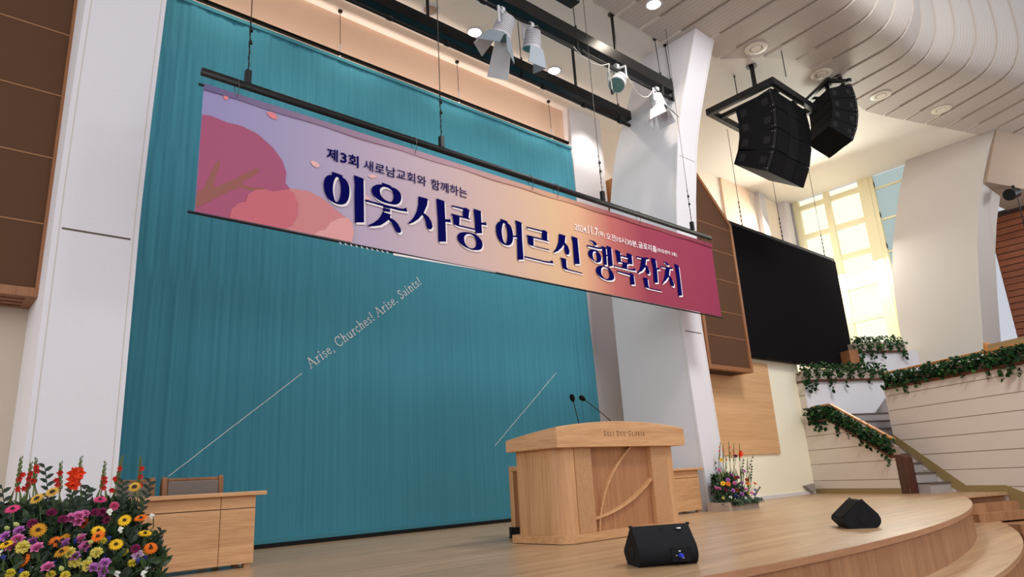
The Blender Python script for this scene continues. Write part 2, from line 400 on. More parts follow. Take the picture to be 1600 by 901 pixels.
# right side wall of the house with the tall window
WXW = 21.3
struct(MB().box(WXW, WXW+.2, 9.55, 10.05, 0, ZC+.2).box(WXW, WXW+.2, 2, 9.55, -.9, 2.9).box(WXW, WXW+.2, -3, 5.4, -.9, 2.9).build('wall_right', M['white']))
wroot = bpy.data.objects.new('window_1', None); sc.collection.objects.link(wroot); wroot.location = (WXW, 8.3, 2.9); wroot['kind'] = 'structure'
m = MB().box(WXW+.1, WXW+.12, 7.0, 9.55, 2.9, ZC)
m.build('window_pane', M['pane'], wroot)
m = MB()
for z in (8.75, 7.76, 6.78, 5.8, 4.78, 3.8): m.box(WXW-.01, WXW+.1, 7.0, 9.5, z-.075, z+.075)
for y, h in ((8.44, .09), (9.45, .1), (7.28, .16)): m.box(WXW-.03, WXW+.1, y-h, y+h, 2.9, ZC)
m.build('window_mullion', M['win_frame'], wroot)
w2 = bpy.data.objects.new('window_2', None); sc.collection.objects.link(w2); w2.location = (WXW, 6.4, 2.9); w2['kind'] = 'structure'
MB().box(WXW+.1, WXW+.12, 5.2, 7.0, 2.9, ZC).build('window_pane', M['pane_blue'], w2)
m = MB().box(WXW-.02, WXW+.1, 7.0, 7.12, 2.9, ZC)
for z in (8.6, 7.6, 6.6): m.box(WXW+.04, WXW+.1, 5.2, 7.0, z-.03, z+.03)
m.build('window_mullion', M['win_frame'], w2)

# bowed column beside the window, and the plaster block over the balcony
BK2 = [(2.0, 7.05), (4.0, 7.03), (4.66, 7.0), (5.4, 6.95), (5.97, 6.88), (6.6, 6.75), (7.25, 6.56), (8.2, 6.24), (9.03, 5.91)]
FR2 = [(2.0, 5.25), (3.39, 5.12), (4.89, 4.90), (6.09, 4.70), (7.0, 4.47), (7.85, 4.18), (8.5, 3.92), (9.03, 3.66)]
zs = [2+7.03*i/30 for i in range(31)]
prof = [(lerp(FR2, z), z) for z in zs] + [(lerp(BK2, z), z) for z in reversed(zs)]
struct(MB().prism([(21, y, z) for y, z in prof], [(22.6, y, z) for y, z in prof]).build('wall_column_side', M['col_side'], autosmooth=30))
struct(MB().prism([(21.0, 4.14, 7.66), (26, 2.6, 7.66), (26, 4.3, 7.66), (21.3, 4.7, 7.66)], [(21.0, 3.60, 9.1), (26, 2.0, 9.1), (26, 4.3, 9.1), (21.3, 4.7, 9.1)]).build('wall_soffit', M['soffit']))
m = MB(); sl = MB()
for k in range(26): sl.box(24.1, 24.14, -3, 5, 2.6+.19*k, 2.6+.19*k+.165)
m = MB().box(24.14, 24.2, -3, 5, 2.3, 7.7)
o = struct(m.build('wall_slats', M['slot']))
sl.build('slat_panel', M['slat'], o)

# right balcony: boarded wall, stairs, boarded parapet, stair block with its soffit
def wprism(poly_sz, n0, n1): return [W(s, n0, z) for s, z in poly_sz], [W(s, n1, z) for s, z in poly_sz]
wb = bpy.data.objects.new('wall_balcony', None); sc.collection.objects.link(wb); wb.location = W(0, 0, -.86); wb['kind'] = 'structure'
m = MB(); zz = [-.86, -.56, -.24, .09, .415, .735, 1.06, 1.385, 1.70, 2.02, 2.18]
for a, b_ in zip(zz, zz[1:]): m.prism(*wprism([(-9, a+.008), (2.45, a+.008), (2.45, b_-.008), (-9, b_-.008)], 0, -.03))
m.build('siding_board', M['siding'], wb)
MB().prism(*wprism([(-9, -.86), (2.42, -.86), (2.42, 2.2), (-9, 2.2)], -.012, -.16)).build('wall_core', M['siding_core'], wb)
m = MB()
m.prism(*wprism([(.0, 0), (.0, .118), (.85, .118), (2.44, 1.2), (2.44, 1.02), (1.05, 0)], .0, .012))
m.prism(*wprism([(.0, 0.0), (.0, .118), (-2.2, -.75), (-2.2, -.86), (-1.2, -.86), (-.0, -.4)], .0, .012))
struct(m.build('trim_8', M['gold']))
# stairs climbing along the wall
ns = 9; rise, run, s0 = .196, .305, 1.2
st = bpy.data.objects.new('stairs', None); sc.collection.objects.link(st); st.location = W(s0, .35, 0); st['kind'] = 'structure'
m = MB(); e = MB()
for k in range(ns):
    m.prism(*wprism([(s0+run*k, 0), (s0+run*k, rise*(k+1)-.03), (s0+run*(k+1)+.02, rise*(k+1)-.03), (s0+run*(k+1)+.02, 0)], .012 if k < 5 else -2.2, .50))
    e.prism(*wprism([(s0+run*k-.02, rise*(k+1)-.03), (s0+run*k-.02, rise*(k+1)), (s0+run*(k+1), rise*(k+1)), (s0+run*(k+1), rise*(k+1)-.03)], .012 if k < 5 else -2.2, .50))
m.build('stair_riser', M['stair'], st); e.build('stair_nosing', M['stair_edge'], st)
# parapet on the stage side of the stairs
pw = bpy.data.objects.new('wall_parapet', None); sc.collection.objects.link(pw); pw.location = W(3, .6, 0); pw['kind'] = 'structure'
def parapet_top(s): return lerp([(1.84, .70), (3.54, 1.63), (4.22, 1.63), (4.221, 2.65), (4.8, 2.65)], s)
m = MB(); zz = [.1, .285, .66, .99, 1.317, 1.63, 1.97, 2.3, 2.62]
for a, b_ in zip(zz, zz[1:]):
    a2, b2 = a+.008, b_-.008
    if b_ <= 1.64:
        sa = 1.72 if a2 < .70 else 1.84+(a2-.70)/.547; sb = 1.72 if b2 < .70 else 1.84+(b2-.70)/.547
        poly = [(sa, a2), (4.8, a2), (4.8, b2), (sb, b2)]
        if a2 < .70 < b2: poly = [(1.72, a2), (4.8, a2), (4.8, b2), (sb, b2), (1.84, .70), (1.72, .70)]
    else: poly = [(4.22, a2), (4.8, a2), (4.8, b2), (4.22, b2)]
    m.prism(*wprism(poly, .70, .675))
m.build('siding_board', M['siding'], pw)
MB().prism(*wprism([(1.72, 0), (4.8, 0), (4.8, 2.6), (4.23, 2.6), (4.23, 1.62), (3.54, 1.62), (1.84, .69), (1.72, .69)], .69, .52)).build('wall_core', M['siding_core'], pw)
struct(MB().prism(*wprism([(1.5, 0), (4.8, 0), (4.8, .1), (1.5, .1)], .712, .70)).build('baseboard_parapet', M['gold']))
struct(MB().prism(*wprism([(1.5, .0), (1.72, .0), (1.72, .76), (1.6, .76), (1.5, .70)], .715, .50)).build('trim_9', M['post'], bevel=.008))
# stair block: white face with the cut-away underside
fb = [(.69, 0), (.69, 2.64), (-1.62, 2.6), (-1.62, 2.22), (-1.13, 1.77), (-.7, 1.77), (-.7, 0)]
struct(MB().prism([W(4.21, n, z) for n, z in fb], [W(4.9, n, z) for n, z in fb]).build('wall_landing', M['white']))
struct(MB().prism([W(4.86, n, z) for n, z in ((-.6, 0), (-.6, 2.5), (-3, 2.5), (-3, 0))], [W(4.95, n, z) for n, z in ((-.6, 0), (-.6, 2.5), (-3, 2.5), (-3, 0))]).build('wall_stairwell', M['stair']))
struct(MB().prism([W(5.0, n, z) for n, z in ((-1.55, 2.2), (-1.55, 3.5), (-3.6, 3.5), (-3.6, 2.2))], [W(5.25, n, z) for n, z in ((-1.55, 2.2), (-1.55, 3.5), (-3.6, 3.5), (-3.6, 2.2))]).build('wall_landing_upper', M['white']))
struct(MB().prism(*wprism([(-9, 1.9), (2.4, 1.9), (2.4, 2.0), (-9, 2.0)], -.2, -6)).build('floor_balcony', M['tan']))

# printed banner: title strokes, picture outlines and small lines, in metres on the banner plane
TITLE = [
(1,[(3.212,4.067),(3.333,4.055),(3.334,4.037),(3.383,4.009),(3.417,3.95),(3.424,3.875),(3.411,3.795),(3.381,3.736),(3.335,3.707),(3.278,3.699),(3.212,3.712),(3.162,3.745),(3.128,3.807),(3.114,3.879),(3.12,3.946),(3.142,3.994),(3.177,4.02),(3.209,4.03)],[(3.264,4.019),(3.243,3.988),(3.227,3.933),(3.222,3.86),(3.231,3.792),(3.25,3.736),(3.273,3.721),(3.293,3.746),(3.311,3.801),(3.318,3.874),(3.311,3.954),(3.289,4.01)]),
(0,[(3.475,4.099),(3.6,4.088),(3.607,3.555),(3.492,3.531),(3.486,3.854),(3.489,3.989)],None),
(1,[(3.841,4.1),(3.961,4.09),(3.961,4.077),(4.025,4.071),(4.077,4.04),(4.1,3.991),(4.093,3.935),(4.063,3.89),(4.011,3.864),(3.942,3.857),(3.851,3.859),(3.773,3.881),(3.723,3.916),(3.703,3.964),(3.712,4.009),(3.751,4.045),(3.801,4.069),(3.843,4.077)],[(3.858,4.051),(3.824,4.026),(3.812,3.991),(3.823,3.946),(3.857,3.906),(3.908,3.886),(3.959,3.887),(3.986,3.921),(3.995,3.971),(3.978,4.021),(3.938,4.049),(3.892,4.056)]),
(0,[(3.616,3.833),(3.851,3.835),(4.069,3.832),(4.133,3.841),(4.163,3.864),(4.184,3.813),(4.068,3.802),(3.851,3.806),(3.616,3.814)],None),
(0,[(3.853,3.825),(3.947,3.826),(3.947,3.754),(3.853,3.749)],None),
(0,[(3.845,3.737),(3.95,3.731),(3.946,3.687),(3.997,3.672),(4.049,3.635),(4.088,3.58),(4.094,3.549),(4.076,3.527),(4.047,3.519),(4.019,3.539),(3.991,3.586),(3.962,3.628),(3.923,3.656),(3.883,3.616),(3.816,3.565),(3.728,3.535),(3.641,3.521),(3.728,3.578),(3.794,3.639),(3.83,3.694)],None),
(0,[(4.339,4.048),(4.476,4.047),(4.463,3.964),(4.411,3.849),(4.482,3.812),(4.524,3.755),(4.538,3.702),(4.521,3.664),(4.49,3.651),(4.459,3.658),(4.444,3.699),(4.431,3.768),(4.389,3.819),(4.333,3.752),(4.259,3.693),(4.181,3.663),(4.26,3.747),(4.31,3.84),(4.337,3.945)],None),
(0,[(4.603,4.084),(4.725,4.076),(4.73,3.838),(4.782,3.843),(4.802,3.861),(4.816,3.809),(4.731,3.802),(4.732,3.542),(4.617,3.52),(4.617,3.808)],None),
(0,[(4.833,4.047),(5.023,4.052),(5.062,4.064),(5.116,4.044),(5.095,3.932),(5.116,3.927),(5.112,3.91),(4.954,3.913),(4.945,3.804),(5.196,3.804),(5.195,3.787),(4.911,3.784),(4.859,3.797),(4.841,3.913),(4.82,3.914),(4.826,3.933),(5.007,3.931),(5.009,4.025),(4.83,4.03)],None),
(0,[(5.183,4.08),(5.305,4.072),(5.304,3.912),(5.353,3.922),(5.377,3.942),(5.394,3.892),(5.305,3.885),(5.306,3.766),(5.197,3.744),(5.197,3.898)],None),
(1,[(5.035,3.728),(5.117,3.736),(5.213,3.721),(5.287,3.671),(5.307,3.611),(5.287,3.556),(5.244,3.528),(5.161,3.513),(5.053,3.518),(4.961,3.552),(4.913,3.605),(4.909,3.655),(4.94,3.695),(4.988,3.716)],[(5.082,3.714),(5.041,3.692),(5.014,3.653),(5.016,3.602),(5.041,3.556),(5.087,3.53),(5.141,3.531),(5.183,3.554),(5.204,3.598),(5.196,3.659),(5.163,3.699),(5.123,3.714)]),
(1,[(5.641,4.04),(5.757,4.028),(5.759,4.011),(5.814,3.976),(5.842,3.909),(5.849,3.831),(5.831,3.755),(5.794,3.706),(5.74,3.684),(5.673,3.683),(5.609,3.712),(5.565,3.775),(5.55,3.862),(5.56,3.936),(5.597,3.985),(5.643,4.007)],[(5.691,3.99),(5.67,3.958),(5.651,3.882),(5.652,3.81),(5.669,3.736),(5.704,3.701),(5.729,3.735),(5.748,3.817),(5.745,3.901),(5.723,3.97)]),
(0,[(5.901,4.077),(6.018,4.066),(6.011,3.845),(6.013,3.534),(5.904,3.512),(5.918,3.832),(5.848,3.825),(5.85,3.846),(5.915,3.856),(5.916,4.01)],None),
(0,[(6.105,4.027),(6.387,4.03),(6.455,4.046),(6.503,4.024),(6.491,3.903),(6.515,3.899),(6.512,3.884),(6.225,3.884),(6.218,3.771),(6.516,3.77),(6.513,3.755),(6.193,3.762),(6.153,3.761),(6.116,3.785),(6.113,3.883),(6.095,3.892),(6.102,3.905),(6.387,3.906),(6.397,4.009),(6.101,4.009)],None),
(0,[(6.029,3.588),(6.411,3.582),(6.51,3.591),(6.56,3.62),(6.584,3.574),(6.425,3.562),(6.028,3.57)],None),
(0,[(6.734,4.048),(6.864,4.044),(6.843,3.932),(6.899,3.888),(6.927,3.821),(6.913,3.773),(6.881,3.752),(6.842,3.761),(6.824,3.809),(6.817,3.898),(6.773,3.845),(6.679,3.77),(6.58,3.734),(6.659,3.817),(6.712,3.917)],None),
(0,[(6.986,4.062),(7.114,4.054),(7.118,3.656),(7.003,3.634),(7.006,3.973)],None),
(0,[(6.714,3.689),(6.842,3.686),(6.838,3.568),(6.861,3.54),(7.16,3.527),(7.155,3.514),(6.807,3.522),(6.757,3.536),(6.74,3.666)],None),
(0,[(7.361,4.08),(7.483,4.078),(7.52,4.06),(7.544,4.033),(7.514,4.011),(7.482,4.01),(7.44,4.05)],None),
(0,[(7.307,3.986),(7.472,3.992),(7.583,3.995),(7.637,4.014),(7.632,3.976),(7.547,3.965),(7.305,3.965)],None),
(1,[(7.401,3.931),(7.489,3.943),(7.565,3.915),(7.61,3.861),(7.606,3.804),(7.568,3.762),(7.495,3.746),(7.411,3.762),(7.346,3.804),(7.322,3.855),(7.343,3.903)],[(7.47,3.915),(7.435,3.892),(7.422,3.851),(7.428,3.801),(7.458,3.762),(7.486,3.761),(7.509,3.793),(7.514,3.856),(7.5,3.904)]),
(0,[(7.637,4.034),(7.74,4.024),(7.729,3.746),(7.651,3.728),(7.658,3.892)],None),
(0,[(7.757,4.059),(7.867,4.051),(7.865,3.748),(7.769,3.73)],None),
(0,[(7.732,3.906),(7.801,3.909),(7.801,3.886),(7.732,3.883)],None),
(1,[(7.593,3.712),(7.706,3.714),(7.806,3.68),(7.863,3.615),(7.866,3.559),(7.824,3.519),(7.724,3.498),(7.613,3.504),(7.522,3.534),(7.469,3.587),(7.471,3.648),(7.519,3.689)],[(7.639,3.697),(7.595,3.668),(7.578,3.621),(7.589,3.561),(7.639,3.519),(7.702,3.517),(7.747,3.547),(7.767,3.595),(7.754,3.654),(7.711,3.692)]),
(0,[(7.957,4.036),(8.077,4.019),(8.075,3.844),(7.982,3.829),(7.972,3.948)],None),
(0,[(8.237,4.033),(8.361,4.022),(8.357,3.857),(8.247,3.85),(8.245,3.949)],None),
(0,[(8.073,3.966),(8.248,3.968),(8.248,3.944),(8.073,3.945)],None),
(0,[(8.065,3.858),(8.263,3.864),(8.259,3.84),(8.062,3.839)],None),
(0,[(8.106,3.85),(8.223,3.852),(8.209,3.762),(8.092,3.758)],None),
(0,[(7.88,3.771),(8.178,3.765),(8.335,3.773),(8.407,3.806),(8.424,3.758),(8.262,3.751),(7.881,3.751)],None),
(0,[(7.945,3.691),(8.235,3.691),(8.29,3.705),(8.356,3.687),(8.356,3.526),(8.25,3.511),(8.256,3.66),(7.945,3.673)],None),
(0,[(8.469,4.018),(8.617,4.02),(8.785,4.043),(8.776,4.009),(8.719,4.002),(8.689,3.912),(8.747,3.874),(8.777,3.806),(8.764,3.766),(8.735,3.752),(8.696,3.764),(8.684,3.827),(8.673,3.867),(8.587,3.788),(8.452,3.729),(8.54,3.828),(8.584,3.93),(8.596,4.004),(8.466,4)],None),
(0,[(8.853,4.059),(8.969,4.051),(8.974,3.899),(9.012,3.903),(9.044,3.923),(9.052,3.881),(8.979,3.873),(8.966,3.649),(8.864,3.63),(8.878,3.883)],None),
(0,[(8.577,3.68),(8.704,3.681),(8.703,3.569),(8.714,3.529),(9.028,3.526),(9.022,3.513),(8.657,3.515),(8.614,3.526),(8.599,3.648)],None),
(0,[(9.163,4.047),(9.27,4.047),(9.323,4.018),(9.308,3.993),(9.26,3.995),(9.217,4.025)],None),
(0,[(9.089,3.957),(9.263,3.958),(9.413,3.977),(9.408,3.947),(9.337,3.939),(9.292,3.827),(9.364,3.776),(9.403,3.695),(9.395,3.651),(9.357,3.637),(9.312,3.657),(9.296,3.729),(9.27,3.792),(9.177,3.711),(9.058,3.639),(9.144,3.743),(9.193,3.848),(9.22,3.939),(9.086,3.939)],None),
(0,[(9.475,4.059),(9.601,4.042),(9.601,3.519),(9.49,3.496),(9.507,3.798),(9.497,3.997)],None)]
ART = [
('tree',[(1.82,4.311),(1.901,4.326),(2.06,4.304),(2.213,4.31),(2.373,4.269),(2.539,4.165),(2.647,4.041),(2.693,3.922),(2.686,3.8),(2.773,3.713),(2.829,3.607),(2.828,3.477),(2.774,3.348),(2.695,3.269),(1.821,3.275)]),
('branch',[(1.828,3.491),(1.878,3.524),(1.923,3.655),(1.984,3.845),(2.021,3.841),(1.981,3.589),(2.131,3.689),(2.371,3.878),(2.407,3.856),(2.244,3.687),(2.341,3.67),(2.458,3.689),(2.449,3.665),(2.343,3.624),(2.21,3.626),(1.964,3.435),(1.83,3.335)]),
('bush2',[(2.578,3.676),(2.761,3.754),(2.931,3.774),(3.107,3.728),(3.244,3.647),(3.383,3.566),(3.477,3.461),(3.455,3.273),(2.695,3.269),(2.527,3.453)]),
('bush1',[(2.141,3.272),(2.157,3.389),(2.218,3.464),(2.292,3.498),(2.307,3.578),(2.381,3.648),(2.478,3.677),(2.578,3.672),(2.72,3.737),(2.773,3.713),(2.829,3.607),(2.828,3.477),(2.774,3.348),(2.695,3.269)]),
('bush3',[(3.012,3.271),(3.071,3.345),(3.137,3.369),(3.201,3.471),(3.314,3.544),(3.406,3.571),(3.465,3.515),(3.482,3.395),(3.455,3.269)]),
('petal',[(2.458,4.546),(2.513,4.567),(2.555,4.551),(2.573,4.512),(2.536,4.495),(2.484,4.51)]),
('petal',[(2.013,4.642),(2.051,4.649),(2.063,4.594),(2.04,4.542),(2.013,4.576)]),
('petal2',[(2.959,4.125),(3.009,4.139),(3.062,4.107),(3.044,4.075),(2.989,4.081)]),
('petal2',[(3.662,4.14),(3.706,4.173),(3.779,4.165),(3.717,4.124)]),
('petal2',[(3.63,3.883),(3.662,3.884),(3.695,3.857),(3.662,3.844),(3.619,3.844)])]
SMALL = [
('제',3.144,3.278,4.202,4.349),
('3',3.307,3.388,4.216,4.335),
('회',3.407,3.538,4.202,4.35),
('새로남교회와',3.602,4.462,4.204,4.336),
('함께하는',4.532,5.092,4.197,4.335),
('2024.',7.078,7.355,4.177,4.274),
('11.7',7.367,7.593,4.175,4.308),
('(목)',7.597,7.746,4.175,4.269),
('오전',7.779,8.002,4.168,4.278),
('10시',8.024,8.252,4.172,4.275),
('30분,',8.276,8.549,4.166,4.274),
('글로리홀',8.564,9.032,4.173,4.285),
('(워십센터 3층)',9.044,9.592,4.188,4.266)]

# ------------------------------------------------------------------ curtain
YC = 9.61
def curtain_edge_r(z): return 10.89-.028*z
def curtain_y(x, z):
    def panel(k): return (.012*math.sin(x*19+k*2.1+1.3*math.sin(x*2.3+k)) + .007*math.sin(x*47+k*5+2*math.sin(x*1.7)) + .016*math.sin(x*6.1+k*.6) + .004*math.sin(x*83+k*3))
    bounds = [3.62, 5.45, 6.95]
    k = sum(z > b_ for b_ in bounds); y = panel(k)
    for i, b_ in enumerate(bounds):         # gathers pull together at each horizontal seam
        d = abs(z-b_)
        if d < .12:
            t = d/.12; y = y*(.35+.65*t)-.012*(1-t)*(.6+math.sin(x*61+i))
    amp = .3+.6*max(0, 1-abs(x-2)/4)+.35*max(0, (x-8.6)/2)
    if z < .16: y = y*.3-.006
    return YC - .03 + y*amp*.7
ct, nt, b = new_mat('teal_curtain_cloth')
b.inputs['Roughness'].default_value = .9; b.inputs['Specular IOR Level'].default_value = .15
tc, n = noise_bump(nt, b, 900, .25, .004)
mp = nt.nodes.new('ShaderNodeMapping'); mp.inputs['Scale'].default_value = (30, 30, .25); nt.links.new(tc.outputs['Object'], mp.inputs['Vector'])
n2 = nt.nodes.new('ShaderNodeTexNoise'); n2.inputs['Scale'].default_value = 1; n2.inputs['Detail'].default_value = 4; nt.links.new(mp.outputs[0], n2.inputs['Vector'])
rp = nt.nodes.new('ShaderNodeValToRGB'); rp.color_ramp.elements[0].position = .3; rp.color_ramp.elements[1].position = .7
rp.color_ramp.elements[0].color = srgb(68, 139, 160); rp.color_ramp.elements[1].color = srgb(77, 150, 171)
nt.links.new(n2.outputs['Fac'], rp.inputs['Fac']); nt.links.new(rp.outputs[0], b.inputs['Base Color'])
hem = paint('teal_hem_cloth', srgb(70, 138, 156), .9, spec=.15)
cur = thing('stage_curtain', (6.4, YC, .06), 'tall teal stage curtain with white slanting lines and lettering, hung behind the podium', 'curtain')
nx, nz = 520, 64; vs = []; fs = []
for j in range(nz+1):
    z = .1+(7.92-.1)*j/nz
    for i in range(nx+1):
        x = 1.62+(curtain_edge_r(z)-1.62)*i/nx; vs.append((x, curtain_y(x, z), z))
for j in range(nz):
    for i in range(nx):
        a = j*(nx+1)+i; fs.append((a, a+1, a+nx+2, a+nx+1))
MB().add(vs, fs).build('curtain_cloth', ct, cur, smooth=True)
MB().box(1.62, 10.885, YC-.055, YC-.02, .055, .125).build('bottom_hem', hem, cur, bevel=.008)
MB().box(1.62, 10.87, YC-.05, YC-.01, 0.0, .055).build('dark_floor_gap', M['spk_hole'], cur)  # solid black strip for the shaded gap below the curtain
MB().box(1.62, 10.67, YC-.06, YC-.015, 7.86, 7.93).build('top_hem', hem, cur, bevel=.006)
for i in range(12): MB().tube([(1.9+.78*i, YC-.03, 7.92), (1.9+.78*i, 9.7, 8.09)], .005, 5).build('hanging_tie', M['wire'], cur)
def on_curtain(pts2):                       # printed lines follow the folds
    return [(x, curtain_y(x, z)-.007, z) for x, z in pts2]
def ribbon(m, p, q, w, fn, seg=1):
    d = Vector((q[0]-p[0], q[1]-p[1])); L = d.length
    if L < 1e-6: return
    d /= L; n = Vector((-d.y, d.x))*w/2
    for i in range(seg):
        a = Vector(p)+d*L*i/seg; b_ = Vector(p)+d*L*(i+1)/seg
        m.add(fn([tuple(a-n), tuple(b_-n), tuple(b_+n), tuple(a+n)]), [(0, 1, 2, 3)])
for p, q in (((2.632, .979), (4.365, 2.383)), ((7.991, 1.302), (9.665, 2.701))):
    m = MB(); ribbon(m, p, q, .010, on_curtain, 160); m.build('printed_line', M['doc_line'], cur)

# a small serif alphabet made of strokes: glyph = (advance, [(polyline, width)...])
def ell(cx, cy, rx, ry, a0=0, a1=360, n=16): return [(cx+rx*math.cos(R(a0+(a1-a0)*i/n)), cy+ry*math.sin(R(a0+(a1-a0)*i/n))) for i in range(n+1)]
SS = [(.34,.49),(.27,.6),(.13,.59),(.07,.47),(.17,.36),(.3,.26),(.34,.13),(.23,.01),(.11,.02),(.04,.15)]
G = {
 'A': (.86, [([(.04,0),(.38,1)],.06),([(.36,1),(.72,0)],.12),([(.15,.36),(.58,.36)],.05),([(-.08,.02),(.16,.02)],.05),([(.56,.02),(.86,.02)],.05)]),
 'r': (.46, [([(.13,0),(.13,.62)],.1),([(.14,.42),(.26,.59),(.4,.56)],.09),([(0,.02),(.28,.02)],.04),([(.02,.6),(.13,.6)],.04)]),
 'i': (.32, [([(.14,0),(.14,.62)],.1),([(.08,.88),(.2,.88)],.12),([(.02,.02),(.27,.02)],.04),([(.02,.6),(.14,.6)],.04)]),
 's': (.46, [(SS,.075)]), 'S': (.64, [([(x*1.5,y*1.62) for x,y in SS],.09)]),
 'e': (.52, [([(.06,.33),(.42,.33),(.4,.5),(.25,.61),(.1,.52),(.04,.3),(.1,.1),(.26,.0),(.43,.11)],.075)]),
 ',': (.3, [([(.1,.07),(.13,-.03),(.04,-.17)],.09)]), '.': (.3, [([(.06,.05),(.18,.05)],.12)]),
 'C': (.82, [([(.68,.75),(.58,.93),(.4,1),(.2,.9),(.07,.7),(.05,.5),(.09,.28),(.22,.08),(.42,0),(.6,.06),(.7,.25)],.085),([(.68,.66),(.69,1)],.045)]),
 'h': (.62, [([(.13,0),(.13,1.02)],.1),([(.14,.42),(.26,.59),(.38,.59),(.46,.45),(.46,0)],.09),([(0,.02),(.26,.02)],.04),([(.34,.02),(.58,.02)],.04),([(.02,1),(.13,1)],.04)]),
 'n': (.62, [([(.13,0),(.13,.62)],.1),([(.14,.42),(.26,.59),(.38,.59),(.46,.45),(.46,0)],.09),([(0,.02),(.26,.02)],.04),([(.34,.02),(.58,.02)],.04),([(.02,.6),(.13,.6)],.04)]),
 'u': (.62, [([(.12,.62),(.12,.18),(.19,.03),(.31,.02),(.45,.17)],.09),([(.46,.62),(.46,0)],.1),([(.01,.6),(.12,.6)],.04),([(.35,.6),(.46,.6)],.04),([(.46,.02),(.57,.02)],.04)]),
 'c': (.5, [([(.41,.47),(.29,.61),(.12,.54),(.04,.3),(.12,.07),(.28,0),(.43,.12)],.08)]),
 '!': (.34, [([(.15,1),(.14,.3)],.1),([(.09,.05),(.2,.05)],.12)]),
 'a': (.5, [([(.07,.5),(.18,.61),(.31,.56),(.35,.44),(.35,.1),(.45,.02)],.08),([(.35,.36),(.12,.3),(.05,.16),(.14,.02),(.25,.05),(.35,.17)],.07)]),
 't': (.4, [([(.15,.82),(.15,.12),(.23,.01),(.35,.06)],.09),([(.02,.6),(.33,.6)],.05)]),
 ' ': (.34, []),
 'O': (1.05, [(ell(.48,.5,.42,.48),.1)]),
 'L': (.7, [([(.15,0),(.15,1)],.12),([(.0,.02),(.6,.02),(.62,.25)],.05),([(.02,.98),(.28,.98)],.05)]),
 'I': (.4, [([(.17,0),(.17,1)],.12),([(.03,.02),(.31,.02)],.05),([(.03,.98),(.31,.98)],.05)]),
 'D': (.95, [([(.15,0),(.15,1)],.12),([(.02,.98),(.4,.98),(.68,.82),(.78,.5),(.68,.18),(.4,.02),(.02,.02)],.08)]),
 'E': (.72, [([(.15,0),(.15,1)],.12),([(.02,.02),(.58,.02),(.6,.22)],.05),([(.02,.98),(.55,.98),(.56,.78)],.05),([(.15,.52),(.45,.52)],.05)]),
 'G': (.98, [([(.8,.78),(.66,.94),(.46,.99),(.22,.88),(.09,.65),(.08,.42),(.18,.15),(.42,.01),(.64,.04),(.78,.12)],.09),([(.78,.12),(.78,.42)],.1),([(.62,.42),(.9,.42)],.05)]),
 'R': (.85, [([(.15,0),(.15,1)],.12),([(.02,.98),(.42,.98),(.58,.86),(.58,.64),(.42,.52),(.15,.52)],.07),([(.38,.52),(.76,0)],.11),([(.02,.02),(.28,.02)],.05)]),
}
def stroke_text(m, runs, p, q, cap, fn):
    """runs: [(text, size)]; written from p to q, letter-spaced to fill"""
    p, q = Vector(p), Vector(q); d = (q-p).normalized(); n = Vector((-d.y, d.x)); L = (q-p).length
    tot = sum(G[c][0]*s for t_, s in runs for c in t_)*cap
    cnt = sum(len(t_) for t_, s in runs)-1; gap = (L-tot)/cnt; u = 0; words = [m]
    for t_, s in runs:
        for ch in t_:
            if ch == ' ': m = MB(); words.append(m)
            for line, wd in G[ch][1]:
                P = [tuple(p+d*(u+x*cap*s)+n*(y*cap*s)) for x, y in line]
                for a, b_ in zip(P, P[1:]):
                    e = (Vector(b_)-Vector(a)); k = e.normalized()*wd*cap*s*.18 if e.length > 0 else Vector((0, 0))
                    ribbon(m, tuple(Vector(a)-k), tuple(Vector(b_)+k), wd*cap*s, fn, 1)
            u += G[ch][0]*cap*s+gap
    return words
for m in stroke_text(MB(), [('Arise, Churches! Arise. Saints!', 1)], (4.505, 2.46), (6.52, 4.075), .155, on_curtain): m.build('printed_lettering', M['doc_line'], cur)

# black pipe the curtain hangs from
rod = thing('curtain_pipe', (6, 9.7, 8.1), 'long black pipe above the teal curtain against the peach wall', 'pipe')
MB().tube([(-1, 9.7, 8.1), (10.72, 9.7, 8.1)], .038, 12).build('pipe', M['black_matt'], rod, smooth=True)
for i, x in enumerate((2.35, 4.97, 7.59, 10.2)):
    wi = MB().tube([(x, 9.7, 8.13), (x, 9.72, ZC)], .006, 6).build('hanging_wire', M['wire'], rod)
    MB().lathe([(.04, 0), (.04, .03)], (x, 9.72, ZC-.035), n=12).build('ceiling_cup', M['black'], wi)
    MB().tube([(x, 9.7, 8.06), (x, 9.7, 8.3)], .014, 6).build('wire_fitting', M['lampwhite'], wi)

# ------------------------------------------------------------------ banner
YB = 6.43
pole = thing('banner_pole', (6.27, YB, 4.78), 'long black pole holding up the printed banner on chains', 'pole')
MB().tube([(1.79, YB, 4.785), (10.74, YB, 4.765)], .042, 14).build('pole_tube', M['black'], pole, smooth=True)
for x in (2.248, 4.718, 7.8, 10.2):
    wi = MB().tube([(x, YB, 5.6), (x, YB, ZC)], .006, 6).build('suspension_cable', M['wire'], pole)
    m = MB()
    for k in range(9):
        z = 4.97+.075*k; m.lathe([(.004, -.03), (.009, -.015), (.009, .015), (.004, .03)], (x+(.003 if k % 2 else -.003), YB, z), n=6)
    m.tube([(x, YB, 4.95), (x, YB, 5.62)], .006, 6); m.lathe([(.02, 0), (.02, .03)], (x+.008, YB, 5.45), n=8).lathe([(.02, 0), (.02, .03)], (x+.008, YB, 5.3), n=8)
    m.build('chain', M['black'], wi)
    MB().box(x-.03, x+.03, YB-.03, YB+.03, 4.81, 4.97).build('hook_clamp', M['black'], wi, bevel=.006)

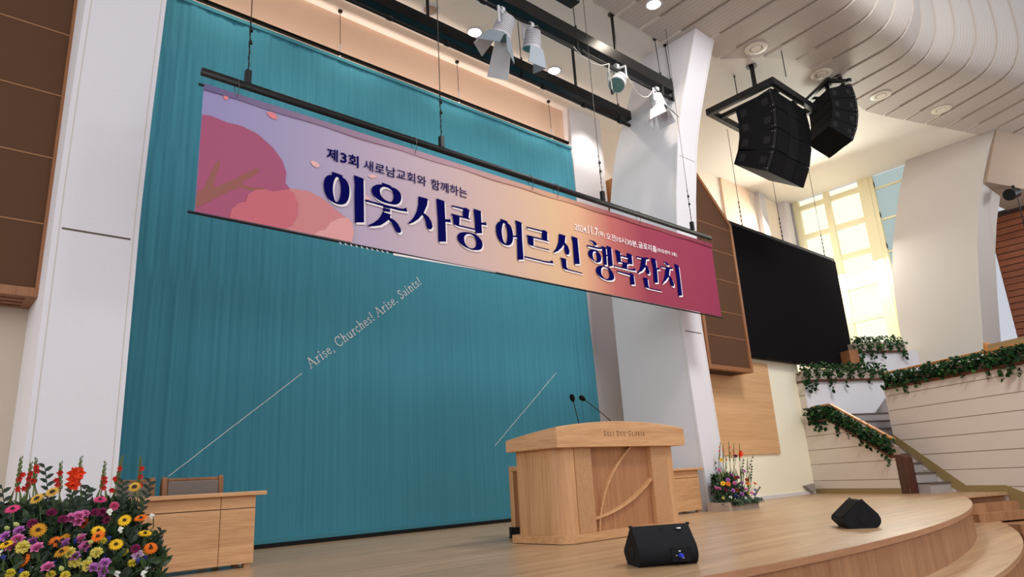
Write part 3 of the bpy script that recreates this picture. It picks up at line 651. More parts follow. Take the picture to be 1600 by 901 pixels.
ban = thing('event_banner', (6.27, YB, 3.27), 'wide printed event banner with pink trees and large navy Korean title fading to raspberry', 'banner')
X0, X1, Z0, Z1 = 1.82, 10.755, 3.285, 4.645
def ban_y(x, z): return YB + .003*math.sin(x*2.7+z) + .0012*math.sin(x*7+z*3)
bm_, nt, b = new_mat('banner_print')
tc = nt.nodes.new('ShaderNodeTexCoord'); sx = nt.nodes.new('ShaderNodeSeparateXYZ'); nt.links.new(tc.outputs['Object'], sx.inputs[0])
md = nt.nodes.new('ShaderNodeMath'); md.operation = 'MULTIPLY_ADD'; md.inputs[1].default_value = 1/(X1-X0); md.inputs[2].default_value = (6.27-X0)/(X1-X0)
nt.links.new(sx.outputs[0], md.inputs[0])
rp = nt.nodes.new('ShaderNodeValToRGB'); els = rp.color_ramp.elements
stops = [(0, (156, 148, 192)), (.1, (170, 160, 194)), (.28, (200, 178, 188)), (.42, (214, 182, 168)), (.54, (222, 184, 146)), (.6, (220, 172, 136)), (.68, (184, 104, 98)), (.77, (150, 62, 80)), (1, (142, 52, 80))]
els[0].position = 0; els[0].color = srgb(*stops[0][1]); els[1].position = 1; els[1].color = srgb(*stops[-1][1])
for p_, c_ in stops[1:-1]:
    e_ = els.new(p_); e_.color = srgb(*c_)
nt.links.new(md.outputs[0], rp.inputs['Fac']); nt.links.new(rp.outputs[0], b.inputs['Base Color']); b.inputs['Roughness'].default_value = .8; b.inputs['Specular IOR Level'].default_value = .2
noise_bump(nt, b, 400, .12, .002)
nx, nz = 160, 16; vs = []; fs = []
for j in range(nz+1):
    for i in range(nx+1):
        x = X0+(X1-X0)*i/nx; z = Z0+(Z1-Z0)*j/nz; vs.append((x, ban_y(x, z), z))
for j in range(nz):
    for i in range(nx): a = j*(nx+1)+i; fs.append((a, a+1, a+nx+2, a+nx+1))
MB().add(vs, fs).build('banner_cloth', bm_, ban, smooth=True)
hm, nt, b = new_mat('banner_hem_print'); b.inputs['Roughness'].default_value = .8
tc = nt.nodes.new('ShaderNodeTexCoord'); sx = nt.nodes.new('ShaderNodeSeparateXYZ'); nt.links.new(tc.outputs['Object'], sx.inputs[0])
md = nt.nodes.new('ShaderNodeMath'); md.operation = 'MULTIPLY_ADD'; md.inputs[1].default_value = 1/(X1-X0); md.inputs[2].default_value = (6.27-X0)/(X1-X0); nt.links.new(sx.outputs[0], md.inputs[0])
rp = nt.nodes.new('ShaderNodeValToRGB'); els = rp.color_ramp.elements
els[0].color = srgb(104, 94, 138); els[1].color = srgb(128, 40, 66)
for p_, c_ in ((.3, (180, 146, 160)), (.55, (206, 158, 128)), (.68, (150, 78, 80))):
    e_ = els.new(p_); e_.color = srgb(*c_)
nt.links.new(md.outputs[0], rp.inputs['Fac']); nt.links.new(rp.outputs[0], b.inputs['Base Color'])
m = MB()
N = 120
for i in range(N):
    xa, xb = X0+(X1-X0)*i/N, X0+(X1-X0)*(i+1)/N
    sag = lambda x: .012*math.sin(x*3.1)**2
    m.prism([(xa, YB-.014, Z1-.055-sag(xa)), (xb, YB-.014, Z1-.055-sag(xb)), (xb, YB-.014, Z1+.01), (xa, YB-.014, Z1+.01)], [(xa, YB+.016, Z1-.055), (xb, YB+.016, Z1-.055), (xb, YB+.016, Z1+.01), (xa, YB+.016, Z1+.01)])
m.build('top_hem', hm, ban)
MB().tube([(X0-.05, YB, Z1-.01), (X1+.0, YB, Z1-.01)], .014, 8).build('top_rod', M['black'], ban)
MB().tube([(X0-.06, YB, Z0-.01), (X1+.05, YB, Z0-.02)], .013, 8).build('bottom_rod', M['black'], ban)
for x in (2.14, 4.3, 6.25, 6.75, 8.65, 10.5):
    m = MB(); m.tube([(x, YB-.03, 4.60), (x+.01, YB-.046, 4.72), (x, YB-.046, 4.80), (x, YB, 4.835), (x-.01, YB+.046, 4.79), (x, YB+.02, 4.62)], .004, 5); m.build('tie_string', M['wire'], ban)
m = MB()
for k in range(10): m.add([(3.30+.065*k, YB-.02, 3.262), (3.315+.065*k, YB-.02, 3.262), (3.335+.065*k, YB-.02, 3.242), (3.32+.065*k, YB-.02, 3.242)], [(0, 1, 2, 3)])
m.prism([(3.98, YB-.02, 3.258), (5.5, YB-.02, 3.272), (5.5, YB-.02, 3.268), (3.98, YB-.02, 3.234)], [(3.98, YB-.014, 3.258), (5.5, YB-.014, 3.272), (5.5, YB-.014, 3.268), (3.98, YB-.014, 3.234)])
m.build('bottom_stitching', M['print_white'], ban)
def flat(m, outer, hole, off, dx=0, dz=0):
    loops = [outer] + ([hole] if hole else [])
    vv = [Vector((x, z, 0)) for l in loops for x, z in l]
    tri = tessellate_polygon([[Vector((x, z, 0)) for x, z in l] for l in loops])
    m.add([(v.x+dx, ban_y(v.x, v.y)-off, v.y+dz) for v in vv], [tuple(t_) for t_ in tri])
# printed picture: blossom trees, branch, drifting petals
art = {'tree': ('blossom_tree', srgb(172, 92, 122), .006), 'branch': ('tree_branch', srgb(156, 100, 92), .0075), 'bush2': ('pink_bush', srgb(208, 136, 138), .0085), 'bush1': ('coral_bush', srgb(204, 112, 124), .010), 'bush3': ('pale_bush', srgb(226, 164, 162), .0115), 'petal': ('petal', srgb(232, 138, 140), .009), 'petal2': ('petal', srgb(236, 184, 180), .009)}
amat = {k: paint('print_'+k, v[1], .8, bump=.05, spec=.2) for k, v in art.items()}
def clip_z(pts): return [(max(x, X0+.004), max(z, Z0+.006)) for x, z in pts]
for k, pts in ART:
    m = MB(); flat(m, clip_z((smooth_loop(pts, 4) if k in ('petal', 'petal2', 'branch') else pts)), None, art[k][2]); m.build(art[k][0], amat[k], ban)
sh = MB(); ti = MB()
for sm, outer, hole in TITLE:
    o_ = smooth_loop(outer, 3) if sm else outer; h_ = smooth_loop(hole, 3) if hole else None
    flat(sh, o_, h_, .0125, .019, -.022); flat(ti, o_, h_, .0145)
sh.build('title_white_shadow', M['print_white'], ban); ti.build('title_lettering', M['navy'], ban)
def text_fit(body, x0, x1, z0, z1, bold, name, mat, parent, fn):
    cu = bpy.data.curves.new('text', 'FONT'); cu.body = body; cu.offset = bold; cu.resolution_u = 3
    to = bpy.data.objects.new('text', cu); sc.collection.objects.link(to)
    dg = bpy.context.evaluated_depsgraph_get(); dg.update()
    me = bpy.data.meshes.new_from_object(to.evaluated_get(dg)); bpy.data.objects.remove(to); bpy.data.curves.remove(cu)
    xs = [v.co.x for v in me.vertices]; ys = [v.co.y for v in me.vertices]
    a, c = min(xs), min(ys); sxx = (x1-x0)/(max(xs)-a); syy = (z1-z0)/(max(ys)-c)
    m = MB(); m.add([fn(x0+(v.co.x-a)*sxx, z0+(v.co.y-c)*syy) for v in me.vertices], [tuple(p.vertices) for p in me.polygons])
    bpy.data.meshes.remove(me)
    return m.build(name, mat, parent)
onb = lambda x, z: (x, ban_y(x, z)-.012, z)
for i, (tx, x0, x1, z0, z1) in enumerate(SMALL):
    text_fit(tx, x0, x1, z0, z1, .022 if i < 3 else (.015 if i == 6 else .008), 'subtitle_lettering' if i < 5 else 'date_lettering', M['navy'] if i < 5 else M['print_white'], ban, onb)

# ------------------------------------------------------------------ acoustic speaker cabinets of brown cloth
def cloth_cabinet(x0, x1, yf, yb, zb, poly, seams, label, frame_left=True):
    t_ = thing('speaker_cabinet', ((x0+x1)/2, yf, zb), label, 'cabinet')
    MB().ext(poly, 'y', yf+.06, yb).build('cabinet_body', M['frame_wood'], t_)
    n = len(poly); fr_ = MB()
    c = Vector((sum(p[0] for p in poly)/n, sum(p[1] for p in poly)/n))
    wd = .085; inn_ = []
    for i in range(n):                       # inset outline
        p0, p1, p2 = Vector(poly[i-1]), Vector(poly[i]), Vector(poly[(i+1) % n])
        e1, e2 = (p1-p0).normalized(), (p2-p1).normalized(); n1, n2 = Vector((-e1.y, e1.x)), Vector((-e2.y, e2.x))
        k = (n1+n2).normalized(); inn_.append(p1+k*wd/max(.3, k.dot(n1)))
    for i in range(n):
        a, b2, c2, d2 = poly[i], poly[(i+1) % n], inn_[(i+1) % n], inn_[i]
        fr_.prism([(a[0], yf, a[1]), (b2[0], yf, b2[1]), (c2[0], yf, c2[1]), (d2[0], yf, d2[1])], [(a[0], yf+.07, a[1]), (b2[0], yf+.07, b2[1]), (c2[0], yf+.07, c2[1]), (d2[0], yf+.07, d2[1])])
    fr_.build('front_frame', M['frame_wood'], t_)
    MB().ext([tuple(p) for p in inn_], 'y', yf+.025, yf+.06).build('cloth_front', M['fabric_brown'], t_)
    s_ = MB()
    for z in seams: s_.box(inn_[0].x, min(max(p.x for p in inn_), 99), yf+.018, yf+.026, z, z+.014)
    s_.build('cloth_seam', M['seam'], t_)
    u = MB(); k = 3; dy = (yb-yf-.1)/k
    for i in range(k):
        ya = yf+.12+dy*i; yb2 = yf+dy*(i+1)
        u.box(x0+.14, x1-.14, ya, min(yb2, yf+.12+dy*i+dy-.06), zb-.004, zb+.02)
    u.build('underside_slot', M['slot'], t_)
    return t_
cloth_cabinet(12.0, 13.67, 7.6, 9.8, 2.63, [(12.0, 2.63), (13.67, 2.63), (13.67, 6.01), (12.0, 7.5)], (5.85, 5.26, 4.6, 3.88, 3.33), 'brown cloth-fronted speaker cabinet with sloping top, beside the black screen')
cloth_cabinet(-1.0, .876, 7.6, 8.13, 2.6, [(-1.0, 2.6), (.876, 2.6), (.876, 7.4), (-1.0, 7.4)], (5.45, 4.73, 4.03, 3.33), 'brown cloth-fronted speaker cabinet with wooden frame, left of the white column')

# ------------------------------------------------------------------ big LED screen
scn = thing('led_screen', (16.85, 7.9, 3.1), 'large black switched-off video screen hung beside the cloth cabinet', 'screen')
MB().box(14.02, 19.7, 7.92, 8.1, 3.09, 6.34).build('screen_case', M['screen_edge'], scn)
MB().box(14.02, 19.7, 7.9, 7.92, 3.09, 6.25).build('screen_panel', M['screen'], scn)
for x in (14.9, 16.9, 19.3):
    wi = MB().tube([(x, 8.0, 6.34), (x, 8.0, ZC)], .008, 6).build('suspension_cable', M['wire'], scn)
    m = MB()
    for k in range(6): m.lathe([(.008, -.05), (.017, -.02), (.017, .02), (.008, .05)], (x, 8.0, 6.4+.12*k), n=6)
    m.build('chain', M['black'], wi)

# ------------------------------------------------------------------ podium
cv, nt, b = new_mat('carved_oak')
tc = nt.nodes.new('ShaderNodeTexCoord'); mp = nt.nodes.new('ShaderNodeMapping'); mp.inputs['Rotation'].default_value = (0, R(90), 0)
nt.links.new(tc.outputs['Object'], mp.inputs['Vector'])
sp = nt.nodes.new('ShaderNodeSeparateXYZ'); cb = nt.nodes.new('ShaderNodeCombineXYZ'); nt.links.new(tc.outputs['Object'], sp.inputs[0])
nt.links.new(sp.outputs[2], cb.inputs[0]); nt.links.new(sp.outputs[0], cb.inputs[1])
br = nt.nodes.new('ShaderNodeTexBrick'); br.inputs['Scale'].default_value = 1; br.inputs['Brick Width'].default_value = .05; br.inputs['Row Height'].default_value = .015
br.inputs['Mortar Size'].default_value = .003; br.inputs['Mortar Smooth'].default_value = .4
br.inputs['Color1'].default_value = srgb(214, 168, 122); br.inputs['Color2'].default_value = srgb(204, 156, 110); br.inputs['Mortar'].default_value = srgb(160, 112, 74)
nt.links.new(cb.outputs[0], br.inputs['Vector']); nt.links.new(br.outputs['Color'], b.inputs['Base Color'])
bp = nt.nodes.new('ShaderNodeBump'); bp.invert = True; bp.inputs['Strength'].default_value = .7; bp.inputs['Distance'].default_value = .006
nt.links.new(br.outputs['Fac'], bp.inputs['Height']); nt.links.new(bp.outputs[0], b.inputs['Normal']); b.inputs['Roughness'].default_value = .5

pod = thing('podium', (6.5, 5.9, 0), 'wide light-oak podium with engraved front board and two crossing curved battens', 'podium')
def rounded(x0, x1, y0, y1, r, n=8):
    p = [(x1-r+r*math.cos(a), y0+r+r*math.sin(a)) for a in [R(-90+90*(1-0)*0)]][:0]
    for cx, cy, a0 in ((x1-r, y0+r, -90), (x1-.02, y1-.02, 0), (x0+.02, y1-.02, 90), (x0+r, y0+r, 180)):
        rr = r if cy < (y0+y1)/2 else .02
        p += [(cx+rr*math.cos(R(a0+90*i/n)), cy+rr*math.sin(R(a0+90*i/n))) for i in range(n+1)]
    return p
MB().ext(rounded(5.44, 7.62, 5.40, 6.30, .16), 'z', 0.006, .088).build('plinth', M['oak'], pod, autosmooth=30, bevel=.006)
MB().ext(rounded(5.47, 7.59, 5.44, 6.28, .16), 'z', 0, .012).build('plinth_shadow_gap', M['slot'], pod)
MB().ext(rounded(5.52, 7.53, 5.56, 6.25, .2), 'z', .088, 1.02).build('body', M['oakz'], pod, autosmooth=30)
flank = [(5.99, 5.49), (5.99, 5.6), (5.6, 5.72), (5.505, 5.72)] + [(5.505+.22-.22*math.cos(R(a)), 5.71-.22*math.sin(R(a))) for a in range(0, 91, 10)]
MB().ext(flank, 'z', .088, 1.01).build('left_flank', M['oakz'], pod, autosmooth=30)
MB().box(5.72, 5.992, 5.481, 5.50, .09, 1.008).build('carved_strip', cv, pod)
MB().box(7.09, 7.525, 5.49, 5.62, .088, 1.01).build('right_flank', M['oakz'], pod)
MB().box(7.088, 7.40, 5.481, 5.492, .09, 1.008).build('carved_strip', cv, pod)
MB().box(5.985, 7.095, 5.545, 5.57, .088, 1.01).build('centre_panel', M['oak_shaded'], pod)
def batten(pts, wd, y0, y1):
    m = MB(); P = [Vector(p) for p in pts]; L = []; Rr = []
    for i, p in enumerate(P):
        d = (P[min(i+1, len(P)-1)]-P[max(i-1, 0)]).normalized(); n = Vector((-d.y, d.x))*wd/2
        L.append(p+n); Rr.append(p-n)
    for i in range(len(P)-1):
        a = [L[i], L[i+1], Rr[i+1], Rr[i]]
        m.prism([(q.x, y0, q.y) for q in a], [(q.x, y1, q.y) for q in a])
    return m
def bez(p0, p1, p2, n=24): return [tuple(Vector(p0)*(1-t)**2+Vector(p1)*2*t*(1-t)+Vector(p2)*t*t) for t in [i/n for i in range(n+1)]]
batten(bez((6.74, 1.0), (6.13, .62), (6.06, .09)), .022, 5.50, 5.55).build('curved_batten', M['oak'], pod)
batten(bez((5.995, .225), (6.62, .30), (7.092, .62)), .026, 5.495, 5.55).build('curved_batten', M['oak'], pod)
m = MB(); NX, NY = 24, 8
def topz(x, y): t_ = (x-6.57)/1.17; return 1.225+.075*(1-t_*t_)-(.055*(y-5.41)/.85)-.03*max(0, (y-5.41)/.85)**2
for iy in range(NY):
    for ix in range(NX):
        xa, xb = 5.40+2.34*ix/NX, 5.40+2.34*(ix+1)/NX; ya, yb = 5.41+.87*iy/NY, 5.41+.87*(iy+1)/NY
        m.add([(xa, ya, topz(xa, ya)), (xb, ya, topz(xb, ya)), (xb, yb, topz(xb, yb)), (xa, yb, topz(xa, yb))], [(0, 1, 2, 3)])
for ix in range(NX):
    xa, xb = 5.40+2.34*ix/NX, 5.40+2.34*(ix+1)/NX
    m.add([(xa, 5.41, 1.005), (xb, 5.41, 1.005), (xb, 5.41, topz(xb, 5.41)), (xa, 5.41, topz(xa, 5.41))], [(0, 1, 2, 3)])
    m.add([(xa, 6.28, 1.005), (xb, 6.28, 1.005), (xb, 6.28, topz(xb, 6.28)), (xa, 6.28, topz(xa, 6.28))], [(3, 2, 1, 0)])
for iy in range(NY):
    ya, yb = 5.41+.87*iy/NY, 5.41+.87*(iy+1)/NY
    for x in (5.40, 7.74): m.add([(x, ya, 1.005), (x, yb, 1.005), (x, yb, topz(x, yb)), (x, ya, topz(x, ya))], [(3, 2, 1, 0)])
m.add([(5.40, 5.41, 1.005), (7.74, 5.41, 1.005), (7.74, 6.28, 1.005), (5.40, 6.28, 1.005)], [(3, 2, 1, 0)])
o = m.build('podium_top', M['oak'], pod)
bm = bmesh.new(); bm.from_mesh(o.data); bmesh.ops.remove_doubles(bm, verts=bm.verts, dist=1e-4); bmesh.ops.recalc_face_normals(bm, faces=bm.faces); bm.to_mesh(o.data); bm.free()
bv = o.modifiers.new('bevel', 'BEVEL'); bv.width = .012; bv.segments = 2; bv.limit_method = 'ANGLE'; bv.angle_limit = R(40)
m = MB()
for iy in range(12):
    ya, yb = 5.425+.84*iy/12, 5.425+.84*(iy+1)/12
    m.prism([(5.396, ya, 1.012), (5.396, yb, 1.012), (5.396, yb, topz(5.4, yb)-.008), (5.396, ya, topz(5.4, ya)-.008)], [(5.404, ya, 1.012), (5.404, yb, 1.012), (5.404, yb, topz(5.4, yb)-.008), (5.404, ya, topz(5.4, ya)-.008)])
m.build('side_fascia', M['oak_side'], pod)
onp = lambda pts: [(x, 5.4075, z) for x, z in pts]
for m in stroke_text(MB(), [('S', 1.25), ('OLI ', 1), ('D', 1.25), ('EO ', 1), ('G', 1.25), ('LORIA', 1)], (6.165, 1.125), (6.915, 1.128), .046, onp): m.build('engraved_lettering', M['engrave'], pod)

def mic(base_, tip, mid, label):
    t_ = thing('gooseneck_microphone', base_, label, 'microphone', 'podium microphones')
    p0, p1, p2 = Vector(base_), Vector(mid), Vector(tip)
    MB().tube([tuple(p0*(1-t)**2+p1*2*t*(1-t)+p2*t*t) for t in [i/10 for i in range(11)]], .006, 6).build('gooseneck', M['black'], t_, smooth=True)
    d = (p2-p1).normalized()
    MB().lathe([(.008, -.03), (.024, -.012), (.033, .02), (.03, .05), (.016, .068), (.004, .072)], p2, d, 12).build('foam_windscreen', M['spk_grille'], t_, smooth=True)
    MB().lathe([(.03, -.004), (.03, .012), (.012, .022)], p0, n=12).build('base_socket', M['black'], t_)
mic((6.29, 5.9, 1.262), (6.175, 5.87, 1.60), (6.26, 5.9, 1.42), 'black gooseneck microphone on podium, the nearly upright left one')
mic((7.0, 5.9, 1.258), (6.40, 5.9, 1.617), (6.85, 5.9, 1.40), 'black gooseneck microphone on podium, the right one leaning far over')

# small wooden stand behind the podium
sd = thing('side_stand', (6.2, 6.68, 0), 'slim wooden stand with dark inset side, standing just behind podium left end', 'stand')
m = MB()
for y0, y1 in ((6.42, 6.50), (6.84, 6.92)): m.box(5.98, 6.4, y0, y1, .0, .80)
m.box(5.98, 6.4, 6.42, 6.92, .80, .86).box(5.98, 6.4, 6.5, 6.84, .04, .1)
m.build('stand_frame', M['oakz'], sd, bevel=.006)
MB().box(6.0, 6.38, 6.5, 6.84, .1, .8).build('inset_panel', M['frame_wood'], sd)
m = MB(); m.box(5.93, 5.955, 6.62, 6.92, .0, .012)
m.prism([(5.925, 6.61, 0), (5.945, 6.61, 0), (5.945, 6.66, .13), (5.925, 6.66, .13)], [(5.925, 6.9, 0), (5.945, 6.9, 0), (5.945, 6.9, .13), (5.925, 6.9, .13)])
for k in range(5): m.box(5.918, 5.926, 6.64+.05*k, 6.66+.05*k, .02, .12)
m.build('black_footrest', M['black'], sd)

# ------------------------------------------------------------------ desks and chairs
def desk(x0, x1, y0, dep, label, split):
    t_ = thing('wooden_desk', ((x0+x1)/2, y0+dep/2, 0), label, 'desk')
    MB().box(x0, x1+.09, y0-.06, y0+dep, .69, .73).build('desk_top', M['oak'], t_, bevel=.006)
    xs = [x0+.02] + split + [x1]
    for a, c in zip(xs, xs[1:]):
        MB().box(a+.003, c-.003, y0, y0+.025, .04, .565).build('front_panel', M['oak'], t_, bevel=.003)
        MB().box(a+.003, c-.003, y0, y0+.025, .572, .69).build('apron_board', M['oak'], t_, bevel=.003)
    MB().box(x0+.02, x1-.01, y0+.02, y0+.03, .05, .69).build('panel_backing', M['slot'], t_)
    for x in (x0+.02, x1-.03): MB().box(x, x+.028, y0+.02, y0+dep-.02, .045, .69).build('side_panel', M['oak'], t_)
    for x, y in ((x0+.06, y0+.03), (x1-.085, y0+.03), (x0+.06, y0+dep-.1), (x1-.085, y0+dep-.1)):
        MB().box(x, x+.06, y, y+.06, 0, .05).build('foot', M['oakz'], t_)
    return t_
desk(1.6, 2.87, 7.31, .42, 'light oak desk with two-part front, beside the big flower arrangement', [2.52])
desk(9.1, 10.47, 7.13, .42, 'light oak desk with plain front, behind podium and against the wing column', [9.6])
def chair(x0, x1, y, label):
    t_ = thing('wooden_armchair', ((x0+x1)/2, y, 0), label, 'chair', 'chairs behind the desk')
    for x in (x0, x1-.055):
        m = MB(); prof = [(y-.02, 0), (y+.05, 0), (y+.055, .5), (y+.075, .84), (y+.05, .905), (y+.015, .925), (y-.005, .9), (y-.015, .8), (y-.03, .5)]
        m.ext(prof, 'x', x, x+.055); m.build('back_post', M['frame_wood'], t_, bevel=.012)
    MB().box(x0+.055, x1-.055, y, y+.04, .875, .905).build('top_rail', M['frame_wood'], t_, bevel=.008)
    MB().box(x0+.055, x1-.055, y-.015, y+.045, .5, .875).build('back_cushion', M['grey_cloth'], t_, bevel=.012)
    MB().box(x0+.02, x1-.02, y+.05, y+.46, .38, .46).build('seat_cushion', M['grey_cloth'], t_, bevel=.02)
    for x in (x0, x1-.045): MB().box(x, x+.045, y+.42, y+.47, 0, .62).build('front_leg', M['frame_wood'], t_)
    for x in (x0, x1-.05): MB().box(x, x+.05, y+.04, y+.48, .62, .66).build('armrest', M['frame_wood'], t_, bevel=.01)
    return t_
chair(2.115, 2.735, 7.9, 'wooden chair with grey cloth back, behind the right half of the desk')
chair(1.545, 2.06, 7.92, 'wooden chair with grey cloth back, partly hidden by tall red gladioli')

# ------------------------------------------------------------------ stage monitors
def monitor(loc, rz, label, panel):
    L = .235
    t_ = thing('stage_monitor', loc, label, 'speaker', 'wedge monitors on the stage floor', R(rz))
    prof = [(.035, 0), (.006, .02), (-.016, .055), (-.018, .095), (.0, .14), (.12, .278), (.135, .288), (.152, .282), (.36, .105), (.365, .075), (.30, 0)]
    MB().ext(prof, 'x', -L, L).build('cabinet', M['spk'], t_, local=True, autosmooth=35, bevel=.004)
    MB().prism([(-L+.015, .168, .277), (-L+.015, .362, .115), (-L+.015, .352, .105), (-L+.015, .158, .27)], [(L-.015, .168, .277), (L-.015, .362, .115), (L-.015, .352, .105), (L-.015, .158, .27)]).build('front_grille', M['spk_grille'], t_, local=True)
    for s in (-1, 1):
        MB().lathe([(.055, -.004), (.055, .003)], (s*(L-.0), .15, .11), (s, 0, 0), 16).build('handle_recess', M['spk_hole'], t_, local=True)
        MB().box(s*L-.012, s*L+.012, .128, .146, .276, .294).build('corner_cap', M['black'], t_, local=True)
    if panel:
        pb = MB().box(.02, .165, -.024, .0, .028, .128).build('connector_plate', M['spk_hole'], t_, local=True)
        MB().lathe([(.017, 0), (.017, .03), (.012, .045)], (.085, -.022, .07), (0, -1, 0), 12).build('blue_plug', M['blue'], pb, local=True)['label'] = 'blue cable plug'
        MB().box(.075, .09, -.026, -.02, .098, .106).box(.1, .115, -.026, -.02, .05, .054).box(.05, .06, -.026, -.02, .07, .074).build('plate_marking', M['print_white'], pb, local=True)
        m = MB(); m.prism([(.115, .088, .25), (.16, .088, .25), (.16, .1, .264), (.115, .1, .264)], [(.115, .082, .25), (.16, .082, .25), (.16, .094, .264), (.115, .094, .264)])
        lg = m.build('maker_badge', M['spk_hole'], t_, local=True)
        m = MB(); q = lambda u, v: (u, .0865+.012*v-.006, .2515+.014*v)
        for u0, u1 in ((.121, .127), (.132, .155)): m.add([q(u0, .15), q(u1, .15), q(u1, .75), q(u0, .75)], [(0, 1, 2, 3)])
        m.build('badge_marks', M['print_white'], lg, local=True)
        MB().lathe([(.008, 0), (.008, .006)], (.0, .095, .262), (0, -.76, .65), 10).build('rubber_pad', M['spk_hole'], t_, local=True)
    return t_
monitor((4.52, 3.43, 0), -32.3, 'black wedge monitor in front of podium with a blue plug in its back', True)
monitor((8.02, 3.34, 0), 38, 'black wedge monitor seen end-on near the curved stage edge', False)

# ------------------------------------------------------------------ lighting beams, pipes and stage lamps
def beam(y, x0, x1, z0, z1, zp, xp, rods, label, wires):
    t_ = thing('lighting_beam', ((x0+x1)/2, y, z0), label, 'lighting beam', 'black lighting beams over the stage')
    MB().box(x0, x1, y-.09, y+.09, z0, z1).build('beam', M['black_satin'], t_, bevel=.008)
    MB().tube([(x0, y-.02, zp), (xp, y-.02, zp+.012)], .036, 10).build('lamp_pipe', M['black'], t_, smooth=True)
    for x in rods:
        r_ = MB().tube([(x, y, z1), (x, y, ZC)], .028, 8).build('hanger_rod', M['black'], t_)
        MB().lathe([(.07, 0), (.07, .02)], (x, y, ZC-.022), n=14).build('ceiling_plate', M['wire'], r_)
    for x in wires:
        MB().tube([(x, y-.05, zp), (x, y-.05, z1+.25), (x, y-.03, ZC)], .008, 6).lathe([(.035, 0), (.035, .03)], (x, y-.03, ZC-.035), n=10).tube([(x, y-.06, zp-.05), (x, y-.06, z1+.06)], .022, 6).build('wire_clamp', M['black'], t_)
    for k in range(int((xp-x0)/1.1)):
        x = xp-.5-1.1*k; MB().lathe([(.05, -.04), (.05, .04)], (x, y-.02, zp+.01), (1, 0, 0), 10).build('pipe_clamp', M['black'], t_)
    return t_
beam(6.8, 0, 10.74, 7.92, 8.16, 7.77, 10.75, (9.03, 5.9), 'front black lighting beam carrying the white stage lamps', (10.3, 10.64, 7.9))
beam(7.9, 0, 10.78, 7.81, 8.01, 7.69, 10.86, (9.1, 5.6), 'rear black lighting beam without lamps, nearer the teal curtain', (7.6, 10.3))

def stage_lamp(loc, aim, size, label, doors, lens=True):
    t_ = thing('stage_lamp', loc, label, 'lamp', 'white lamps on the lighting beam')
    d = (Vector(aim)-Vector(loc)).normalized(); c = Vector(loc); r = size
    side = d.cross(Vector((0, 0, 1))).normalized(); upv = side.cross(d)
    prof = [(r*.35, -r*1.35), (r*.7, -r*1.25)]
    for k in range(9): z = -r*1.2+r*1.75*k/9; prof += [(r*(.82+.02*k), z), (r*(.82+.02*k), z+r*.09), (r*(.70+.02*k), z+r*.1), (r*(.70+.02*k), z+r*.18)]
    prof += [(r*1.02, r*.55), (r*1.02, r*.8)]
    MB().lathe(prof, c, d, 20).build('ribbed_housing', M['lampwhite'], t_)
    MB().lathe([(r*.9, r*.8), (r*.9, r*.82)], c, d, 20).build('lens', M['lens'], t_)
    y = MB(); a = c+side*r*1.12; b_ = c-side*r*1.12; tp = c+Vector((0, 0, r*2.1))
    for p in (a, b_):
        q = p+Vector((0, 0, r*1.75)); y.tube([tuple(p), tuple(q)], r*.12, 6)
    y.tube([tuple(a+Vector((0, 0, r*1.75))), tuple(b_+Vector((0, 0, r*1.75)))], r*.12, 6); y.tube([tuple(c+Vector((0, 0, r*1.75))), tuple(tp)], r*.18, 8)
    y.build('yoke', M['lampwhite'], t_)
    tp = tp+Vector((0, 0, 0))
    MB().lathe([(.055, -.03), (.055, .03)], tp, (1, 0, 0), 10).build('pipe_hook', M['lampwhite'], t_)
    for i, (dx, dy, op, ln, col) in enumerate(doors):
        u = (side*dx+upv*dy).normalized(); v = d.cross(u).normalized(); p = c+d*r*.82+u*r*.95
        e = (d*math.cos(R(op))+u*math.sin(R(op))); nn = e.cross(v).normalized()*.006
        q = [p-v*r*.85, p+v*r*.85, p+v*r*1.15+e*ln, p-v*r*1.15+e*ln]
        MB().prism([tuple(k+nn) for k in q], [tuple(k-nn) for k in q]).build('barn_door', M[col], t_)
    return t_
stage_lamp((6.22, 6.78, 7.44), (5.7, 7.6, 5.2), .165, 'white stage lamp with wide open barn doors, leftmost on the beam', [(1, 0, 28, .55, 'lampwhite'), (-1, 0, 30, .3, 'lampgrey'), (0, 1, 25, .3, 'lampwhite'), (0, -1, 25, .34, 'lampgrey')])
stage_lamp((6.84, 6.78, 7.47), (6.9, 7.5, 4.8), .15, 'white ribbed stage lamp half hidden behind the big white barn door', [(1, 0, 14, .3, 'lampgrey'), (0, -1, 12, .32, 'lampgrey')])
stage_lamp((8.97, 6.78, 7.53), (8.0, 6.5, 6.3), .155, 'round white ribbed stage lamp with teal lens and no barn doors', [])
stage_lamp((10.15, 6.78, 7.50), (10.25, 6.4, 5.0), .15, 'white stage lamp with barn doors, at the right end of the beam', [(1, 0, 22, .28, 'lampwhite'), (-1, 0, 22, .28, 'lampwhite'), (0, 1, 25, .28, 'lampgrey'), (0, -1, 25, .28, 'lampwhite')])
cab = thing('lamp_cable', (8.7, 6.78, 7.7), 'white electric cable looped along the lamp pipe, its plug dangling', 'cable')
m = MB()
def sagc(p, q, s, n=12): return [tuple(Vector(p).lerp(Vector(q), i/n)-Vector((0, 0, s*4*(i/n)*(1-i/n)))) for i in range(n+1)]
m.tube(sagc((7.8, 6.75, 7.78), (8.72, 6.74, 7.8), .16), .008, 6); m.tube([(8.72, 6.74, 7.8), (8.66, 6.72, 7.6), (8.7, 6.72, 7.4), (8.7, 6.72, 7.25)], .01, 6)
m.tube(sagc((9.2, 6.75, 7.8), (10.0, 6.74, 7.75), .32), .008, 6)
m.tube(sagc((6.2, 6.75, 7.8), (6.95, 6.74, 7.8), .1), .008, 6)
